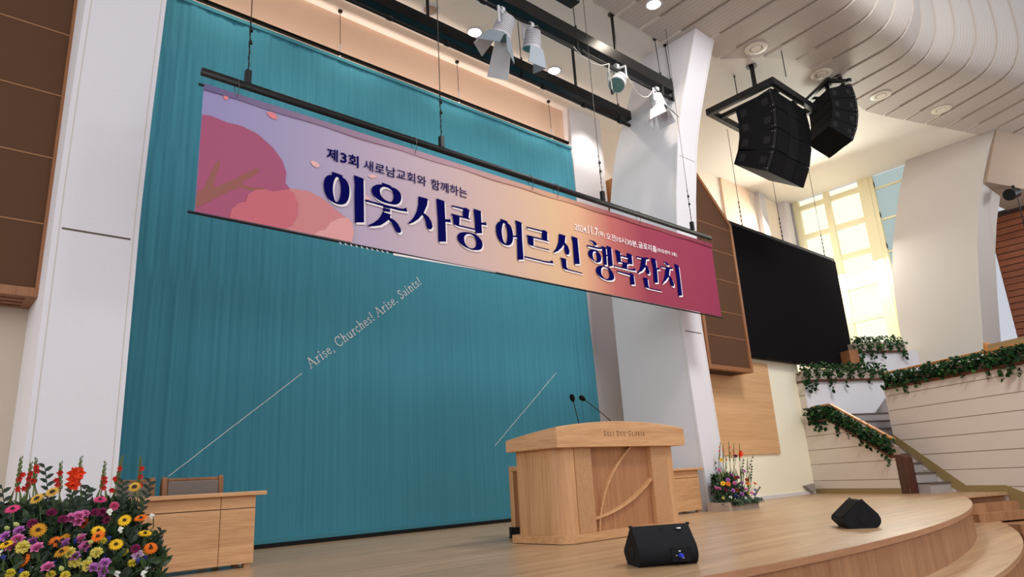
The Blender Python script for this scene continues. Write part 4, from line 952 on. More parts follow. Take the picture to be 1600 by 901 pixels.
m.build('flex', M['cable_white'], cab); MB().lathe([(.02, -.06), (.03, -.03), (.03, .02), (.012, .04)], (8.7, 6.72, 7.22), n=8).build('plug', M['black'], cab)
hp = thing('hanging_projector', (8.0, 5.0, 8.3), 'black box-shaped lamp housing at the top edge of the picture', 'lamp housing')

# downlights in the ceiling
def downlight(x, y, on, label):
    zc = ZC-.035 if y < 7 else ZC
    t_ = thing('downlight', (x, y, zc), label, 'downlight', 'round recessed ceiling downlights' if on else None)
    MB().lathe([(.17, 0), (.17, -.012), (.13, -.016), (.12, 0)], (x, y, zc), n=24).build('trim_ring', M['lampwhite'], t_, smooth=False)
    MB().lathe([(.12, -.004), (.118, -.012)], (x, y, zc), n=24).build('lens', M['lamp_on'] if on else M['soffit'], t_)
    if on:
        l = lamp('down_spot', 'SPOT', (x, y, ZC-.06), (x, y+.12, 0), (280 if y < 7 else DOWN_W), (1, .88, .72), .1, spot=120); l.parent = t_; l.location = (0, 0, -.06)
DOWN_W = 110
downlight(7.3, 8.76, True, 'lit round downlight in the ceiling, left of the white barn-door lamp')
downlight(9.45, 8.77, True, 'lit round downlight in the ceiling, between the two lighting beams')
downlight(9.41, 6.11, True, 'lit round downlight in the ceiling at the top edge, beyond the front beam')
downlight(6.25, 8.73, False, 'unlit grey round ceiling fitting, left of the lit downlights')
for x in (5.15, 3.0): lamp('down_spot', 'SPOT', (x, 8.76, ZC-.06), (x, 8.88, 0), DOWN_W, (1, .88, .72), .1, spot=120)
for i, (x, y, lb) in enumerate(((12.25, 5.67, 'unlit white ring fitting in the ribbed ceiling, beside the wing column top'), (14.34, 5.28, 'unlit white ring fitting in the ribbed ceiling, right above the speaker frame'), (16.46, 4.84, 'unlit white ring fitting in the ribbed ceiling, right of the hanging speakers'), (18.47, 4.18, 'unlit white ring fitting in the ribbed ceiling, the farthest right one'))):
    t_ = thing('ceiling_ring', (x, y, ZC), lb, 'ceiling fitting', 'white ring fittings in the ribbed ceiling')
    MB().lathe([(.2, .0), (.23, -.03), (.2, -.045), (.13, -.04), (.12, 0)], (x, y, ZC-.01), n=28).build('outer_ring', M['ring'], t_, autosmooth=40)
    MB().lathe([(.11, -.02), (.1, -.05)], (x, y, ZC-.01), n=24).build('inner_disc', M['ring'], t_)

# ------------------------------------------------------------------ hanging loudspeaker arrays
def array(loc, rz, nbox, W_, D_, Hb, tilts, label, frame, drop):
    t_ = thing('speaker_array', loc, label, 'speaker array', None, R(rz))
    if frame:
        fx, fy = frame
        m = MB(); t = .11; z0, z1 = -.02, .13
        m.box(-.12, fx, -.1, -.1+t, z0, z1).box(-.12, fx, fy-.1-t, fy-.1, z0, z1).box(-.12, -.12+t, -.1+t, fy-.1-t, z0, z1).box(fx-t, fx, -.1+t, fy-.1-t, z0, z1)
        m.build('flying_frame', M['black'], t_, local=True, bevel=.006)
        for xa in (.3, W_-.4): MB().box(xa, xa+.08, 0, fy-.2, .0, .1).build('cross_bar', M['black'], t_, local=True)
    else:
        MB().box(-.02, W_+.02, .02, .1, .02, .1).box(0.02, .08, .1, D_-.08, .02, .1).box(W_-.08, W_-.02, .1, D_-.08, .02, .1).box(0, W_, D_-.08, D_, .02, .1).build('flying_frame', M['black'], t_, local=True)
    y, z = .04, -.03
    for k in range(nbox):
        th = R(tilts[k]); dy, dz = math.cos(th), math.sin(th)      # box runs back (+y) and up when tilted down
        def P(x, u, v): return (x, y+u*dy+v*dz, z+u*dz-v*dy)          # u back from the front, v down the front
        h = Hb-.012; tp = .06
        m = MB(); m.prism([P(0, 0, 0), P(0, D_, tp), P(0, D_, h-tp), P(0, 0, h)], [P(W_, 0, 0), P(W_, D_, tp), P(W_, D_, h-tp), P(W_, 0, h)])
        b_ = m.build('speaker_box', M['spk_array'], t_, local=True, bevel=.006)
        xs = [0.03, W_*.34, W_*.5, W_*.66, W_-.03]; g = MB()
        for (xa, ua), (xb, ub) in zip(((.02, -.012), (W_*.33, -.012), (W_*.5, .03), (W_*.67, -.012)), ((W_*.33, -.012), (W_*.5, .03), (W_*.67, -.012), (W_-.02, -.012))):
            g.prism([P(xa, ua, .02), P(xb-.01, ub, .02), P(xb-.01, ub, h-.02), P(xa, ua, h-.02)], [P(xa, .02, .02), P(xb-.01, .02, .02), P(xb-.01, .02, h-.02), P(xa, .02, h-.02)])
        g.build('grille', M['spk_grille'], b_, local=True)
        for x in (0, W_):
            for u in (.12, .62): MB().prism([P(x-.004, u*D_/.85, h*.34), P(x-.004, (u+.14)*D_/.85, h*.34), P(x-.004, (u+.14)*D_/.85, h*.68), P(x-.004, u*D_/.85, h*.68)], [P(x+.004, u*D_/.85, h*.34), P(x+.004, (u+.14)*D_/.85, h*.34), P(x+.004, (u+.14)*D_/.85, h*.68), P(x+.004, u*D_/.85, h*.68)]).build('handle_recess', M['spk_hole'], b_, local=True)
        for x in (-.006, W_+.006):
            MB().prism([P(x-.008, .0, .01), P(x-.008, .05, .01), P(x-.008, .05, h-.01), P(x-.008, 0, h-.01)], [P(x+.008, .0, .01), P(x+.008, .05, .01), P(x+.008, .05, h-.01), P(x+.008, 0, h-.01)]).build('rigging_plate', M['black'], b_, local=True)
        for v in (.06, h-.06):
            for q, rr in ((P(-.016, .03, v), .012), (P(-.006, .09, v), .009), (P(W_+.016, .03, v), .012)): MB().ball(q, rr, 6, 4).build('bolt', M['screw'], b_, local=True)
        y, z = y+Hb*dz, z-Hb*dy
    for x, yy, r, top_ in drop:
        MB().tube([(x, yy, .1), (x, yy, ZC-loc[2])], r, 8).lathe([(r*2.2, 0), (r*2.2, .02)], (x, yy, ZC-loc[2]-.024), n=12).build('hanger', M['black'], t_, local=True)
    return t_
array((12.7, 5.68, 8.28), 0, 4, 1.5, .85, .46, [-4, 6, 16, 28], 'large black loudspeaker array on a square black frame, hung in front of the ribbed ceiling', (1.82, 1.62), ((.12, .42, .05, 1), (.15, .86, .01, 1), (.09, -.3+.02, .01, 1)))
array((14.95, 4.9, 8.80), 58, 4, .85, .6, .37, [-8, 4, 16, 28], 'smaller black loudspeaker array behind the larger one, turned to the side seats', None, ((.1, .2, .045, 1), (.5, .25, .045, 1)))
spot = thing('side_spotlight', (21.75, 3.95, 7.5), 'black spotlight at the right edge, under the plaster soffit', 'spotlight')
MB().lathe([(.1, -.22), (.13, -.2), (.13, .08), (.16, .1), (.16, .2)], (21.75, 3.8, 7.38), (-.85, .25, -.28), 16).build('housing', M['black'], spot, autosmooth=30)
MB().tube([(21.75, 3.8, 7.38), (21.95, 3.75, 7.5), (21.95, 3.8, 7.66)], .035, 8).build('bracket', M['black'], spot)
MB().tube(sagc((21.95, 3.75, 7.45), (22.6, 3.9, 6.6), .2)+[(22.9, 3.9, 6.3)], .015, 6).build('cable', M['black'], spot)

FLOWERS_BIG = [('gerbera','hotpink',0.623,5.604,0.685,0.05),('gerbera','hotpink',1.134,5.708,0.715,0.05),('sunflower','sun',0.759,5.687,0.743,0.05),('sunflower','sun',0.853,5.764,0.783,0.05),('sunflower','sun',1.367,5.795,0.792,0.05),('gerbera','ochre',0.755,5.454,0.548,0.055),('gerbera','ochre',0.876,5.318,0.411,0.055),('gerbera','ochre',0.91,5.517,0.471,0.055),('carnation','pink',1.209,5.625,0.666,0.04),('carnation','magenta',0.727,5.517,0.588,0.04),('carnation','magenta',0.854,5.703,0.646,0.04),('carnation','magenta',0.903,5.58,0.6,0.04),('carnation','magenta',1.176,5.634,0.574,0.04),('carnation','magenta',1.095,5.62,0.629,0.04),('carnation','magenta',1.146,5.651,0.63,0.04),('carnation','magenta',1.304,5.357,0.384,0.04),('rose','lilac',0.597,5.505,0.521,0.042),('rose','lilac',0.741,5.51,0.474,0.042),('rose','lilac',0.665,5.521,0.548,0.042),('rose','lilac',0.924,5.483,0.45,0.042),('rose','lilac',0.961,5.394,0.37,0.042),('rose','lilac',1.108,5.258,0.319,0.042),('rose','lilac',1.12,5.32,0.265,0.042),('rose','lilac',1.055,5.314,0.294,0.042),('rose','pink',0.652,5.434,0.5,0.046),('rose','pink',0.747,5.341,0.443,0.046),('rose','pink',0.636,5.481,0.456,0.046),('rose','pink',0.995,5.598,0.612,0.046),('rose','pink',0.958,5.627,0.603,0.046),('rose','pink',1.039,5.672,0.618,0.046),('rose','pink',1.0,5.606,0.578,0.046),('rose','pink',1.032,5.494,0.421,0.046),('rose','pink',0.806,5.285,0.327,0.046),('rose','pink',1.015,5.517,0.467,0.046),('rose','blush',1.323,5.363,0.337,0.045),('gerbera','orange',0.871,5.524,0.465,0.05),('gerbera','orange',0.697,5.408,0.378,0.05),('gerbera','orange',1.088,5.422,0.481,0.05),('gerbera','orange',1.364,5.535,0.575,0.05),('gerbera','orange',1.4,5.372,0.378,0.05),('carnation','rust',1.037,5.637,0.565,0.045),('gerbera','yellow',0.597,5.429,0.479,0.05),('gerbera','yellow',1.108,5.539,0.512,0.05),('gerbera','yellow',1.195,5.408,0.421,0.05),('gerbera','yellow',1.273,5.581,0.567,0.05),('gerbera','yellow',1.386,5.485,0.472,0.05),('carnation','paleyellow',0.678,5.4,0.456,0.052),('carnation','paleyellow',0.93,5.401,0.394,0.052),('carnation','paleyellow',1.085,5.4,0.377,0.052),('carnation','paleyellow',0.964,5.395,0.331,0.052),('carnation','paleyellow',1.024,5.343,0.311,0.052),('carnation','lemon',1.138,5.526,0.443,0.036),('carnation','lemon',1.261,5.448,0.362,0.036),('carnation','lemon',0.625,5.349,0.314,0.036),('carnation','lemon',0.691,5.283,0.296,0.036),('carnation','lemon',0.887,5.203,0.278,0.036),('carnation','lemon',0.831,5.317,0.281,0.036),('carnation','lemon',1.1,5.371,0.283,0.036),('carnation','lemon',1.382,5.447,0.34,0.036),('carnation','lemon',1.283,5.339,0.296,0.036),('cluster','white',1.385,5.329,0.249,0.03),('cluster','white',1.34,5.222,0.233,0.03),('cluster','white',1.205,5.321,0.244,0.03),('cluster','white',1.253,5.539,0.509,0.03),('cluster','white',1.451,5.57,0.581,0.03),('cluster','white',1.178,5.563,0.633,0.03),('cluster','white',0.577,5.448,0.433,0.03),('bud','green',1.006,5.568,0.489,0.02),('bud','green',1.041,5.389,0.452,0.02),('bud','green',0.605,5.584,0.572,0.02),('bud','green',1.033,5.342,0.353,0.02),('bud','green',0.87,5.243,0.319,0.02),('bud','green',0.645,5.525,0.592,0.02),('cluster','blue',0.981,5.505,0.463,0.022),('cluster','blue',1.048,5.469,0.402,0.022),('cluster','blue',1.312,5.275,0.316,0.022),('cluster','blue',0.679,5.304,0.325,0.022),('cluster','blue',0.58,5.292,0.413,0.022),('cluster','blue',1.179,5.514,0.463,0.022),('cluster','blue',1.372,5.338,0.326,0.022),('cluster','blue',1.141,5.435,0.356,0.022),('cluster','blue',0.87,5.416,0.35,0.022)]
GLADS_BIG = [((0.685,6.076,1.025),(0.687,6.076,0.665),[(0.689,6.076,0.817),(0.69,6.076,0.886),(0.706,6.076,0.914)],0),((0.763,6.2,0.999),(0.762,6.2,0.629),[(0.74,6.2,0.821),(0.76,6.2,0.846),(0.769,6.2,0.925),(0.76,6.2,0.888)],0),((0.769,6.027,1.01),(0.782,6.027,0.688),[(0.774,6.027,0.963),(0.768,6.027,0.869),(0.782,6.027,0.937)],0),((0.913,5.969,0.982),(0.937,5.969,0.616),[(0.897,5.969,0.865),(0.908,5.969,0.832),(0.913,5.969,0.914)],0),((1.059,6.1,1.013),(1.045,6.1,0.671),[(1.026,6.1,0.911),(1.023,6.1,0.868),(1.022,6.1,0.831),(1.05,6.1,0.91)],1),((1.192,5.958,0.969),(1.182,5.958,0.65),[(1.196,5.958,0.866),(1.198,5.958,0.797),(1.201,5.958,0.84)],0),((1.312,5.999,1.018),(1.268,5.999,0.656),[(1.3,5.999,0.935),(1.275,5.999,0.86),(1.262,5.999,0.779)],0),((1.452,6.052,1.018),(1.456,6.052,0.611),[(1.464,6.052,0.871),(1.466,6.052,0.809),(1.466,6.052,0.933)],0)]
SPRIGS_BIG = [((0.574,5.814,0.823),(0.634,5.814,0.544)),((1.055,5.655,0.785),(0.967,5.655,0.595)),((1.422,5.615,0.818),(1.371,5.615,0.604)),((1.602,5.904,0.46),(1.491,5.904,0.364)),((0.959,5.71,0.772),(0.995,5.71,0.592)),((0.815,5.936,0.957),(0.869,5.936,0.701)),((1.079,5.914,0.796),(1.086,5.914,0.585)),((1.273,5.732,0.828),(1.272,5.732,0.622))]
FLOWERS_SMALL = [('gerbera','yellow',10.717,6.827,0.442,0.05),('gerbera','yellow',11.011,6.988,0.835,0.05),('rose','lilac',11.122,6.897,0.567,0.045),('rose','lilac',11.579,6.917,0.615,0.045),('rose','lilac',10.933,6.856,0.487,0.045),('rose','lilac',10.927,6.79,0.309,0.045),('rose','lilac',11.375,6.865,0.414,0.045),('rose','lilac',11.146,6.757,0.235,0.045),('rose','pink',11.071,6.824,0.426,0.045),('rose','pink',11.365,6.805,0.303,0.045),('rose','pink',11.437,6.741,0.235,0.045),('rose','pink',10.757,6.9,0.657,0.045),('rose','pink',10.487,6.834,0.37,0.045),('rose','pink',10.52,6.795,0.359,0.045),('carnation','magenta',10.705,6.791,0.335,0.045),('carnation','magenta',11.211,6.831,0.521,0.045),('carnation','magenta',11.499,6.993,0.889,0.045),('gerbera','orange',11.756,6.836,0.396,0.05),('gerbera','orange',10.81,6.788,0.428,0.05),('gerbera','orange',11.513,6.839,0.407,0.05),('carnation','rust',11.058,6.797,0.318,0.042),('carnation','rust',11.467,6.819,0.471,0.042),('carnation','rust',11.21,6.877,0.515,0.042),('carnation','paleyellow',10.505,6.729,0.21,0.035),('carnation','paleyellow',11.391,6.777,0.238,0.035),('cluster','white',10.726,6.726,0.212,0.04),('cluster','white',11.233,6.748,0.169,0.04),('cluster','blue',10.959,6.769,0.231,0.04),('cluster','blue',11.275,6.687,0.15,0.04),('cluster','blue',11.61,6.752,0.289,0.04),('cluster','blue',11.589,6.77,0.212,0.04),('cluster','blue',11.076,6.775,0.194,0.04)]
GLADS_SMALL = [((11.014,6.963,1.128),(10.812,6.963,0.596),[(10.951,6.963,1.049),(10.93,6.963,0.985),(10.934,6.963,0.922)],0),((11.133,6.989,1.081),(11.014,6.989,0.543),[(11.103,6.989,1.017)],0),((11.354,7.007,1.129),(11.273,7.007,0.518),[(11.355,7.007,1.047),(11.348,7.007,0.95),(11.365,7.007,0.876)],0),((11.458,6.972,1.101),(11.309,6.972,0.531),[(11.396,6.972,0.979),(11.398,6.972,0.93)],0),((11.651,6.977,1.091),(11.538,6.977,0.555),[(11.627,6.977,0.943),(11.601,6.977,0.902),(11.654,6.977,0.926)],1),((11.14,6.971,0.871),(11.06,6.971,0.494),[(11.14,6.971,0.836)],0),((11.865,6.978,0.823),(11.734,6.978,0.467),[],0)]
SPRIGS_SMALL = [((10.59,6.85,0.813),(10.558,6.85,0.389)),((11.741,6.85,0.704),(11.642,6.85,0.465)),((11.837,6.85,0.873),(11.545,6.85,0.565)),((10.455,6.85,0.424),(10.549,6.85,0.24)),((11.919,6.85,0.325),(11.725,6.85,0.206)),((11.492,6.85,0.824),(11.358,6.85,0.556))]

# ------------------------------------------------------------------ ivy planters on the balcony
ivy_m = []
for i, c in enumerate(((24, 50, 24), (34, 66, 30), (58, 92, 44))): ivy_m.append(paint(('dark', 'mid', 'young')[i]+'_ivy_leaf', srgb(*c), .6, var=.25, scale=14, spec=.12))
stem_m = paint('green_stem', srgb(72, 96, 52), .6)
def ivy(rnd, name, parent, spots, hang, n, mat, size=.075):
    """leaves scattered about the spots (centre, half-extent) plus trailing tendrils"""
    m = MB()
    for _ in range(n):
        c, ex = rnd.choice(spots)
        p = [c[i]+rnd.uniform(-1, 1)*ex[i] for i in range(3)]
        d = Vector((rnd.uniform(-1, 1)-.4, rnd.uniform(-1, 1)-.3, rnd.uniform(-1.1, .35)))
        nn = Vector((-.7+rnd.uniform(-.4, .4), -.4+rnd.uniform(-.4, .4), .7+rnd.uniform(-.4, .4)))
        L = size*rnd.uniform(.6, 1.25); m.leaf(p, d, nn, L, L*.8)
    for p0, ln in hang:
        p = Vector(p0); pts = [tuple(p)]
        for k in range(int(ln/.05)):
            p = p+Vector((rnd.uniform(-.02, .02), rnd.uniform(-.02, .02), -.05)); pts.append(tuple(p))
            L = size*rnd.uniform(.7, 1.3); m.leaf(p, (rnd.uniform(-1, 1), rnd.uniform(-1, 1), rnd.uniform(-1, 0)), (-.7, -.5, .4), L, L*.85)
        if len(pts) > 1: m.tube(pts, .004, 4)
    o = m.build(name, mat, parent); o['kind'] = 'stuff'
    return o
rnd = random.Random(11)
def planter_run(sa, sb, za, zb, n, label, rail, hang_n, seedk, dens=170):
    """planter trough along the wall direction from (sa, za) to (sb, zb): tray, dark trim, oak rail, ivy"""
    mid = W((sa+sb)/2, n, (za+zb)/2)
    t_ = thing('ivy_planter', mid, label, 'planter', 'ivy planters on the balcony')
    MB().prism(*wprism([(sa, za), (sb, zb), (sb, zb+.2), (sa, za+.2)], n-.06, n-.22)).build('trough', M['tray'], t_)
    MB().prism(*wprism([(sa, za-.035), (sb, zb-.035), (sb, zb+.02), (sa, za+.02)], n+.015, n-.22)).build('bottom_trim', M['brown_trim'], t_)
    if rail: MB().prism(*wprism([(sa, za+.315), (sb, zb+.315), (sb, zb+.365), (sa, za+.365)], n-.10, n-.18)).build('top_rail', M['rail'], t_, bevel=.006)
    N = max(2, int(abs(sb-sa)/.15)); spots = []
    for i in range(N):
        f = (i+.5)/N; spots.append((W(sa+(sb-sa)*f, n-.04, za+(zb-za)*f+.17), (.10, .10, .16)))
    L = abs(sb-sa)
    for k, mt in enumerate(ivy_m[:3]):
        hang = [(W(sa+(sb-sa)*f, n+.03, za+(zb-za)*f+.03), rnd.uniform(.06, .3)) for f in [rnd.random() for _ in range(hang_n)]] if k < 2 else []
        ivy(rnd, 'ivy', t_, spots, hang, int(L*dens*(1.25, .7, .22)[k])+10, mt, .085)
    return t_
planter_run(2.45, -4.5, 2.19, 2.19, 0.02, 'long ivy planter along the boarded balcony wall at the right edge', True, 14, 1)
planter_run(4.24, 3.54, 1.65, 1.65, .72, 'short level ivy planter at the top of the stair parapet', True, 5, 2)
planter_run(3.54, 1.80, 1.65, .73, .72, 'sloping ivy planter under the oak handrail of the stairs', True, 3, 3)
def planter_cross(s, na, nb, z, label, end_panel, dens=190):
    t_ = thing('ivy_planter', W(s, (na+nb)/2, z), label, 'planter', 'ivy planters on the balcony')
    pr = lambda n0, n1, z0, z1, s0, s1: MB().prism([W(s0, n0, z0), W(s0, n1, z0), W(s0, n1, z1), W(s0, n0, z1)], [W(s1, n0, z0), W(s1, n1, z0), W(s1, n1, z1), W(s1, n0, z1)])
    pr(na, nb, z, z+.22, s-.0, s+.3).build('trough', M['tray_light'], t_)
    pr(na, nb, z-.05, z, s-.03, s+.3).build('bottom_trim', M['brown_trim'], t_)
    if end_panel: pr(na+.28, na, z-.75, z+.02, s-.05, s+.3).build('end_panel', M['frame_wood'], t_)
    N = max(2, int(abs(nb-na)/.15)); spots = [(W(s+.1, na+(nb-na)*(i+.5)/N, z+.27), (.13, .13, .14)) for i in range(N)]+[(W(s-.03, na+(nb-na)*(i+.5)/N, z+.14), (.05, .1, .1)) for i in range(0, N, 2)]
    for k, mt in enumerate(ivy_m):
        hang = [(W(s-.06, na+(nb-na)*f, z+.05), rnd.uniform(.1, .4)) for f in [rnd.random()**2 for _ in range(6)]] if k < 2 else []
        ivy(rnd, 'ivy', t_, spots, hang, int(abs(nb-na)*dens*(.8, .6, .35)[k]), mt, .085)
    return t_
planter_cross(4.15, .72, -1.62, 2.66, 'ivy planter on the white landing wall, just below the black screen', False)
planter_cross(4.95, -1.62, -3.2, 3.5, 'topmost ivy planter with a wooden end panel, in front of the tall window', True)

# bench backs behind the balcony planter
def bench(sa, sb, n, z, label):
    t_ = thing('balcony_bench', W((sa+sb)/2, n, 2.0), label, 'bench', 'benches on the balcony')
    MB().prism(*wprism([(sa, z-.5), (sb, z-.5), (sb, z), (sa, z)], n, n-.06)).build('backrest', M['khaki_cloth'], t_, bevel=.01)
    for s in (sa, sb-.07): MB().prism(*wprism([(s, 2.0), (s+.07, 2.0), (s+.07, z-.02), (s+.05, z+.05), (s+.01, z+.05), (s, z)], n+.02, n-.1)).build('end_post', M['rail'], t_, bevel=.01)
    MB().prism(*wprism([(sa, 2.30), (sb, 2.30), (sb, 2.38), (sa, 2.38)], n-.06, n-.5)).build('seat', M['khaki_cloth'], t_, bevel=.01)
    return t_
bench(.2, -4, -.55, 2.72, 'nearer bench with khaki back and orange-brown end post, behind the long balcony planter')
bench(-.6, -4, -1.7, 3.25, 'farther bench with khaki back, at the right edge below the brown slats')

# black lamp housing at the top edge
for o_ in [o for o in sc.objects if o.name.startswith('hanging_projector')]: bpy.data.objects.remove(o_)
hp = thing('lamp_housing', (6.9, 6.0, 7.8), 'black box-shaped lamp housing cut off by the top edge of the picture', 'lamp housing')
MB().box(6.68, 7.02, 5.85, 6.05, 7.72, 8.1).build('housing', M['black'], hp, bevel=.01)
MB().tube([(6.85, 5.95, 8.1), (6.85, 5.95, ZC)], .02, 8).build('hanger_rod', M['black'], hp)
# wedge at the foot of the cream wall and hatch line in the floor
dw = thing('door_wedge', (16.3, 8.0, .12), 'small grey wedge-shaped fitting low on the cream wall by the parapet', 'wedge')
MB().prism([(16.05, 8.135, .2), (16.5, 8.135, .23), (16.5, 8.135, .06), (16.35, 8.135, .04)], [(16.05, 8.05, .2), (16.5, 8.05, .23), (16.5, 8.05, .06), (16.35, 8.05, .04)]).build('wedge_body', M['stair'], dw)

# ------------------------------------------------------------------ flower arrangements
FC = {'hotpink': (226, 74, 130), 'sun': (214, 170, 70), 'ochre': (206, 146, 40), 'pink': (226, 104, 150), 'magenta': (150, 52, 100), 'lilac': (196, 120, 196), 'blush': (220, 186, 214), 'orange': (238, 120, 34), 'rust': (184, 84, 36), 'yellow': (246, 196, 40), 'paleyellow': (238, 226, 124), 'lemon': (232, 214, 84), 'white': (232, 232, 220), 'green': (186, 200, 120), 'blue': (54, 58, 140), 'red': (206, 48, 40), 'vermilion': (232, 66, 30)}
fm = {k: paint(k+'_petal', srgb(*v), .6, var=.12, scale=40, spec=.2) for k, v in FC.items()}
fm['rose_pink'] = paint('rose_pink_petal', srgb(222, 122, 176), .6, var=.12, scale=40, spec=.2)
dark_c = paint('dark_flower_centre', srgb(58, 34, 26), .8); leaf_ms = [paint('deep_green_leaf', srgb(30, 48, 30), .5, var=.3, scale=20), paint('mid_green_leaf', srgb(48, 70, 38), .5, var=.3, scale=20)]
spike_m = paint('gladiolus_green', srgb(104, 116, 62), .6)
def flower_mesh(kind, rr):
    r = random.Random(hash(kind) % 7 if False else len(kind)); m = MB(); c = None
    if kind in ('gerbera', 'sunflower'):
        for ring, (k, L, up) in enumerate(((18, 1, .18), (18, .86, .3), (12, .5, .5))):
            for i in range(k):
                a = 2*math.pi*(i+.5*ring)/k; d = (math.cos(a), math.sin(a), up+r.uniform(-.08, .08)); m.leaf((math.cos(a)*rr*.12, math.sin(a)*rr*.12, 0), d, (0, 0, 1), rr*L, rr*.27, .1)
        c = MB().lathe([(rr*.05, rr*.36), (rr*.24, rr*.33), (rr*(.42 if kind == 'sunflower' else .27), rr*.2), (rr*.1, -rr*.05)], (0, 0, 0), n=10)
    elif kind == 'rose':
        for ring, (k, R0, tilt, L) in enumerate(((6, .45, .55, .95), (5, .3, 1.1, .95), (4, .16, 2.0, .9), (3, .06, 4, .8))):
            for i in range(k):
                a = 2*math.pi*(i+.4*ring)/k; p = Vector((math.cos(a), math.sin(a), 0))*rr*R0+Vector((0, 0, rr*(.05+.1*ring)))
                d = Vector((math.cos(a), math.sin(a), tilt)); m.leaf(p, d, (-math.cos(a), -math.sin(a), .6), rr*L, rr*1.05, .3)
    elif kind == 'carnation':
        for i in range(70):
            a = i*2.399; ph = math.acos(1-1.15*(i+.5)/70); d = Vector((math.sin(ph)*math.cos(a), math.sin(ph)*math.sin(a), math.cos(ph)*.75+.1))
            m.leaf(d*rr*.35, d+Vector((r.uniform(-.3, .3), r.uniform(-.3, .3), r.uniform(-.2, .3))), (r.uniform(-1, 1), r.uniform(-1, 1), .5), rr*.72, rr*.42, .4)
    elif kind == 'cluster':
        for i in range(7):
            p = Vector((r.uniform(-1, 1), r.uniform(-1, 1), r.uniform(-.4, .6)))*rr
            for j in range(5):
                a = 2*math.pi*j/5; m.leaf(p, (math.cos(a), math.sin(a), .5), (0, 0, 1), rr*.55, rr*.5, .2)
    else:
        m.lathe([(rr*.2, -rr), (rr*.7, -rr*.3), (rr*.6, rr*.5), (rr*.1, rr*1.2)], (0, 0, 0), n=8)
    return m, c
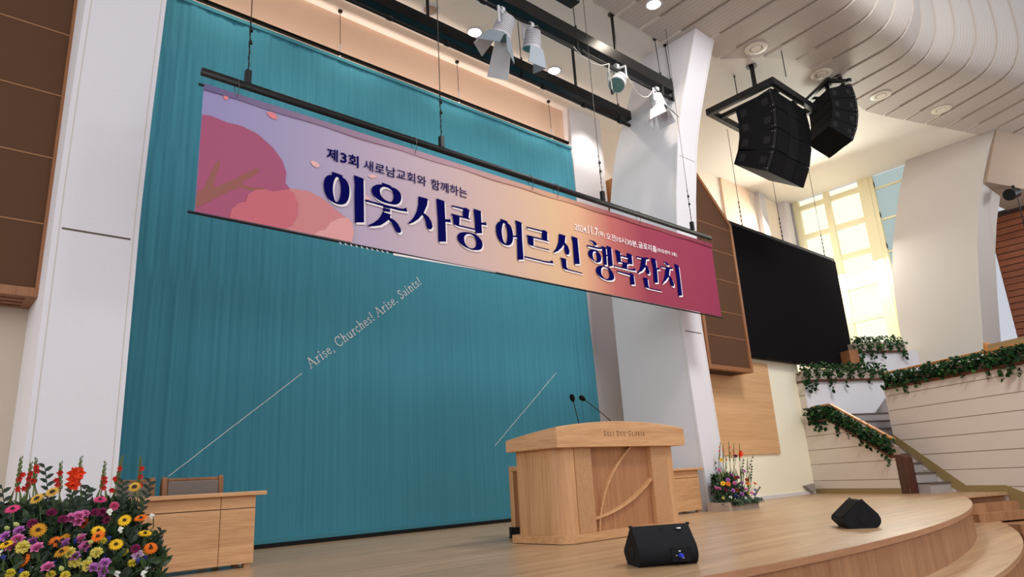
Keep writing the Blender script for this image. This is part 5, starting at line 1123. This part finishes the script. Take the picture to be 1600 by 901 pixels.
def arrangement(name, loc, label, box_, flowers, glads, sprigs, dome, nleaf, seed, light_tray):
    r = random.Random(seed)
    root = thing(name, loc, label, 'flower arrangement')
    x0, x1, y0, y1, h = box_
    m = MB(); t = .02
    m.box(x0, x1, y0, y0+t, 0, h).box(x0, x1, y1-t, y1, 0, h).box(x0, x0+t, y0+t, y1-t, 0, h).box(x1-t, x1, y0+t, y1-t, 0, h).box(x0+t, x1-t, y0+t, y1-t, 0.0, h-.02)
    m.build('planter_box', M['tray_light'] if light_tray else M['tray'], root)
    stems = MB(); b0 = Vector(((x0+x1)/2, (y0+y1)/2, h*.5))
    protos = {}
    for kind, col, x, y, z, rr in flowers:
        rr *= {'rose': .7, 'carnation': .8, 'gerbera': .85, 'cluster': .7, 'sunflower': .85}.get(kind, 1)
        key = (kind, col, rr)
        if key not in protos:
            m, c = flower_mesh(kind, rr); mat = fm['rose_pink'] if (kind, col) == ('rose', 'pink') else fm[col]
            o = m.build({'cluster': 'small_blossoms', 'bud': 'flower_bud'}.get(kind, kind), mat, root, local=True, smooth=kind in ('rose',))
            if c: c.build('flower_centre', dark_c, o, local=True)
            protos[key] = o; first = True
        else: o = copy_tree(protos[key]); first = False
        nrm = Vector((-.35+r.uniform(-.35, .35), -.6+r.uniform(-.3, .3), .55+r.uniform(-.2, .3))); nrm.normalize()
        o.location = Vector((x, y, z))-Vector(loc); o.rotation_euler = nrm.to_track_quat('Z', 'Y').to_euler()
        p = Vector((x, y, z)); q = Vector((b0.x+(x-b0.x)*.5, max(y0+.03, y+.12), h*.8)); stems.tube([tuple(p-nrm*rr*.3), tuple(p-nrm*.05+Vector((0, 0, -.03))), tuple(q)], .004, 4)
    for tip, bs, bl, big in glads:
        tip, bs = Vector(tip), Vector(bs); ax = (tip-bs).normalized(); g = MB(); g.tube([tuple(bs+Vector((0, 0, -.35))), tuple(bs), tuple(tip)], [.006, .006, .003], 5)
        L = (tip-bs).length; k = 0; u = L*.45
        while u < L+.01:
            p = bs+ax*u; s = 1 if k % 2 else -1; sz = .05*(1-.55*(u/L)); side = Vector((.75*s, -.45, .0))
            g.leaf(p, ax*1.4+side*.7, side+Vector((0, -.5, .3)), sz*1.2, sz*.5, .4); g.leaf(p, ax*1.6-side*.4, -side+Vector((0, -.6, .2)), sz, sz*.45, .4); u += .018; k += 1
        for s in (-1, 1): g.leaf(bs+Vector((0, 0, -.25)), ax+Vector((.16*s, -.05, 0)), (s, -.5, .1), .42, .028, .2)
        sp_ = g.build('gladiolus_spike', spike_m, root)
        if bl:
            for c_ in bl:
                b_ = MB()
                for j in range(6):
                    a = 2*math.pi*j/6; sz = .06 if big else .026
                    b_.leaf(c_, (math.cos(a)*.8, -.5+r.uniform(-.2, .2), math.sin(a)*.8+.15), (0, -1, .2), sz, sz*.7, .25)
                b_.build('gladiolus_bloom', fm['vermilion' if big else 'red'], sp_)
    for tip, bs in sprigs:
        tip, bs = Vector(tip), Vector(bs); g = MB(); g.tube([tuple(bs+Vector((0, 0, -.2))), tuple(bs), tuple(tip)], .003, 4); L = (tip-bs).length
        for k in range(11):
            p = bs.lerp(tip, k/10); s = 1 if k % 2 else -1; g.leaf(p, (tip-bs).normalized()*.6+Vector((s*.9, -.3, .1)), (0, -.8, .5), .055, .03, .15)
        g.build('leaf_sprig', leaf_ms[0], root)
    for k in range(2):
        f = MB()
        for _ in range(nleaf):
            p, d, L = dome(r); f.leaf(p, d, (r.uniform(-.6, .6), -.8, r.uniform(0, .8)), L, L*r.uniform(.3, .55), .2)
        f.build('foliage', leaf_ms[k], root)['kind'] = 'stuff'
    stems.build('flower_stems', stem_m, root)['kind'] = 'stuff'
    return root
def dome_big(r):
    u = r.random()**.8; z = .06+.62*u; ys = 5.27+.75*max(0, (z-.27)/.52); x = .95+r.uniform(-1, 1)*(.54-.16*max(0, u-.4))
    y = ys+.04+.34*r.random()
    return (x, y, z), (r.uniform(-.8, .8), r.uniform(-.8, .2), r.uniform(-.1, 1.2)), r.uniform(.045, .11)
def dome_small(r):
    u = r.random(); z = .07+.5*u; x = 10.98+r.uniform(-1, 1)*(.5-.2*u); y = min(7.0, 6.66+.34*u+r.uniform(0, .22))
    if r.random() < .05: return (10.98+r.uniform(-.47, .47), 6.6+r.uniform(-.02, .03), .14+r.uniform(0, .05)), (r.uniform(-.4, .4), -.6, -.6), r.uniform(.06, .12)
    return (x, y, z), (r.uniform(-.8, .8), r.uniform(-.8, .2), r.uniform(-.1, 1.2)), r.uniform(.04, .09)
arrangement('flower_arrangement', (1.0, 5.75, 0), 'large mixed flower arrangement with gladioli and gerberas at the lower left, beside the desk', (.42, 1.55, 5.42, 6.2, .16), FLOWERS_BIG, GLADS_BIG, SPRIGS_BIG, dome_big, 1500, 5, False)
arrangement('flower_arrangement', (10.98, 6.85, 0), 'smaller mixed flower arrangement in a low box, at the foot of the right wing column', (10.5, 11.42, 6.62, 7.05, .14), FLOWERS_SMALL, GLADS_SMALL, SPRIGS_SMALL, dome_small, 800, 8, True)
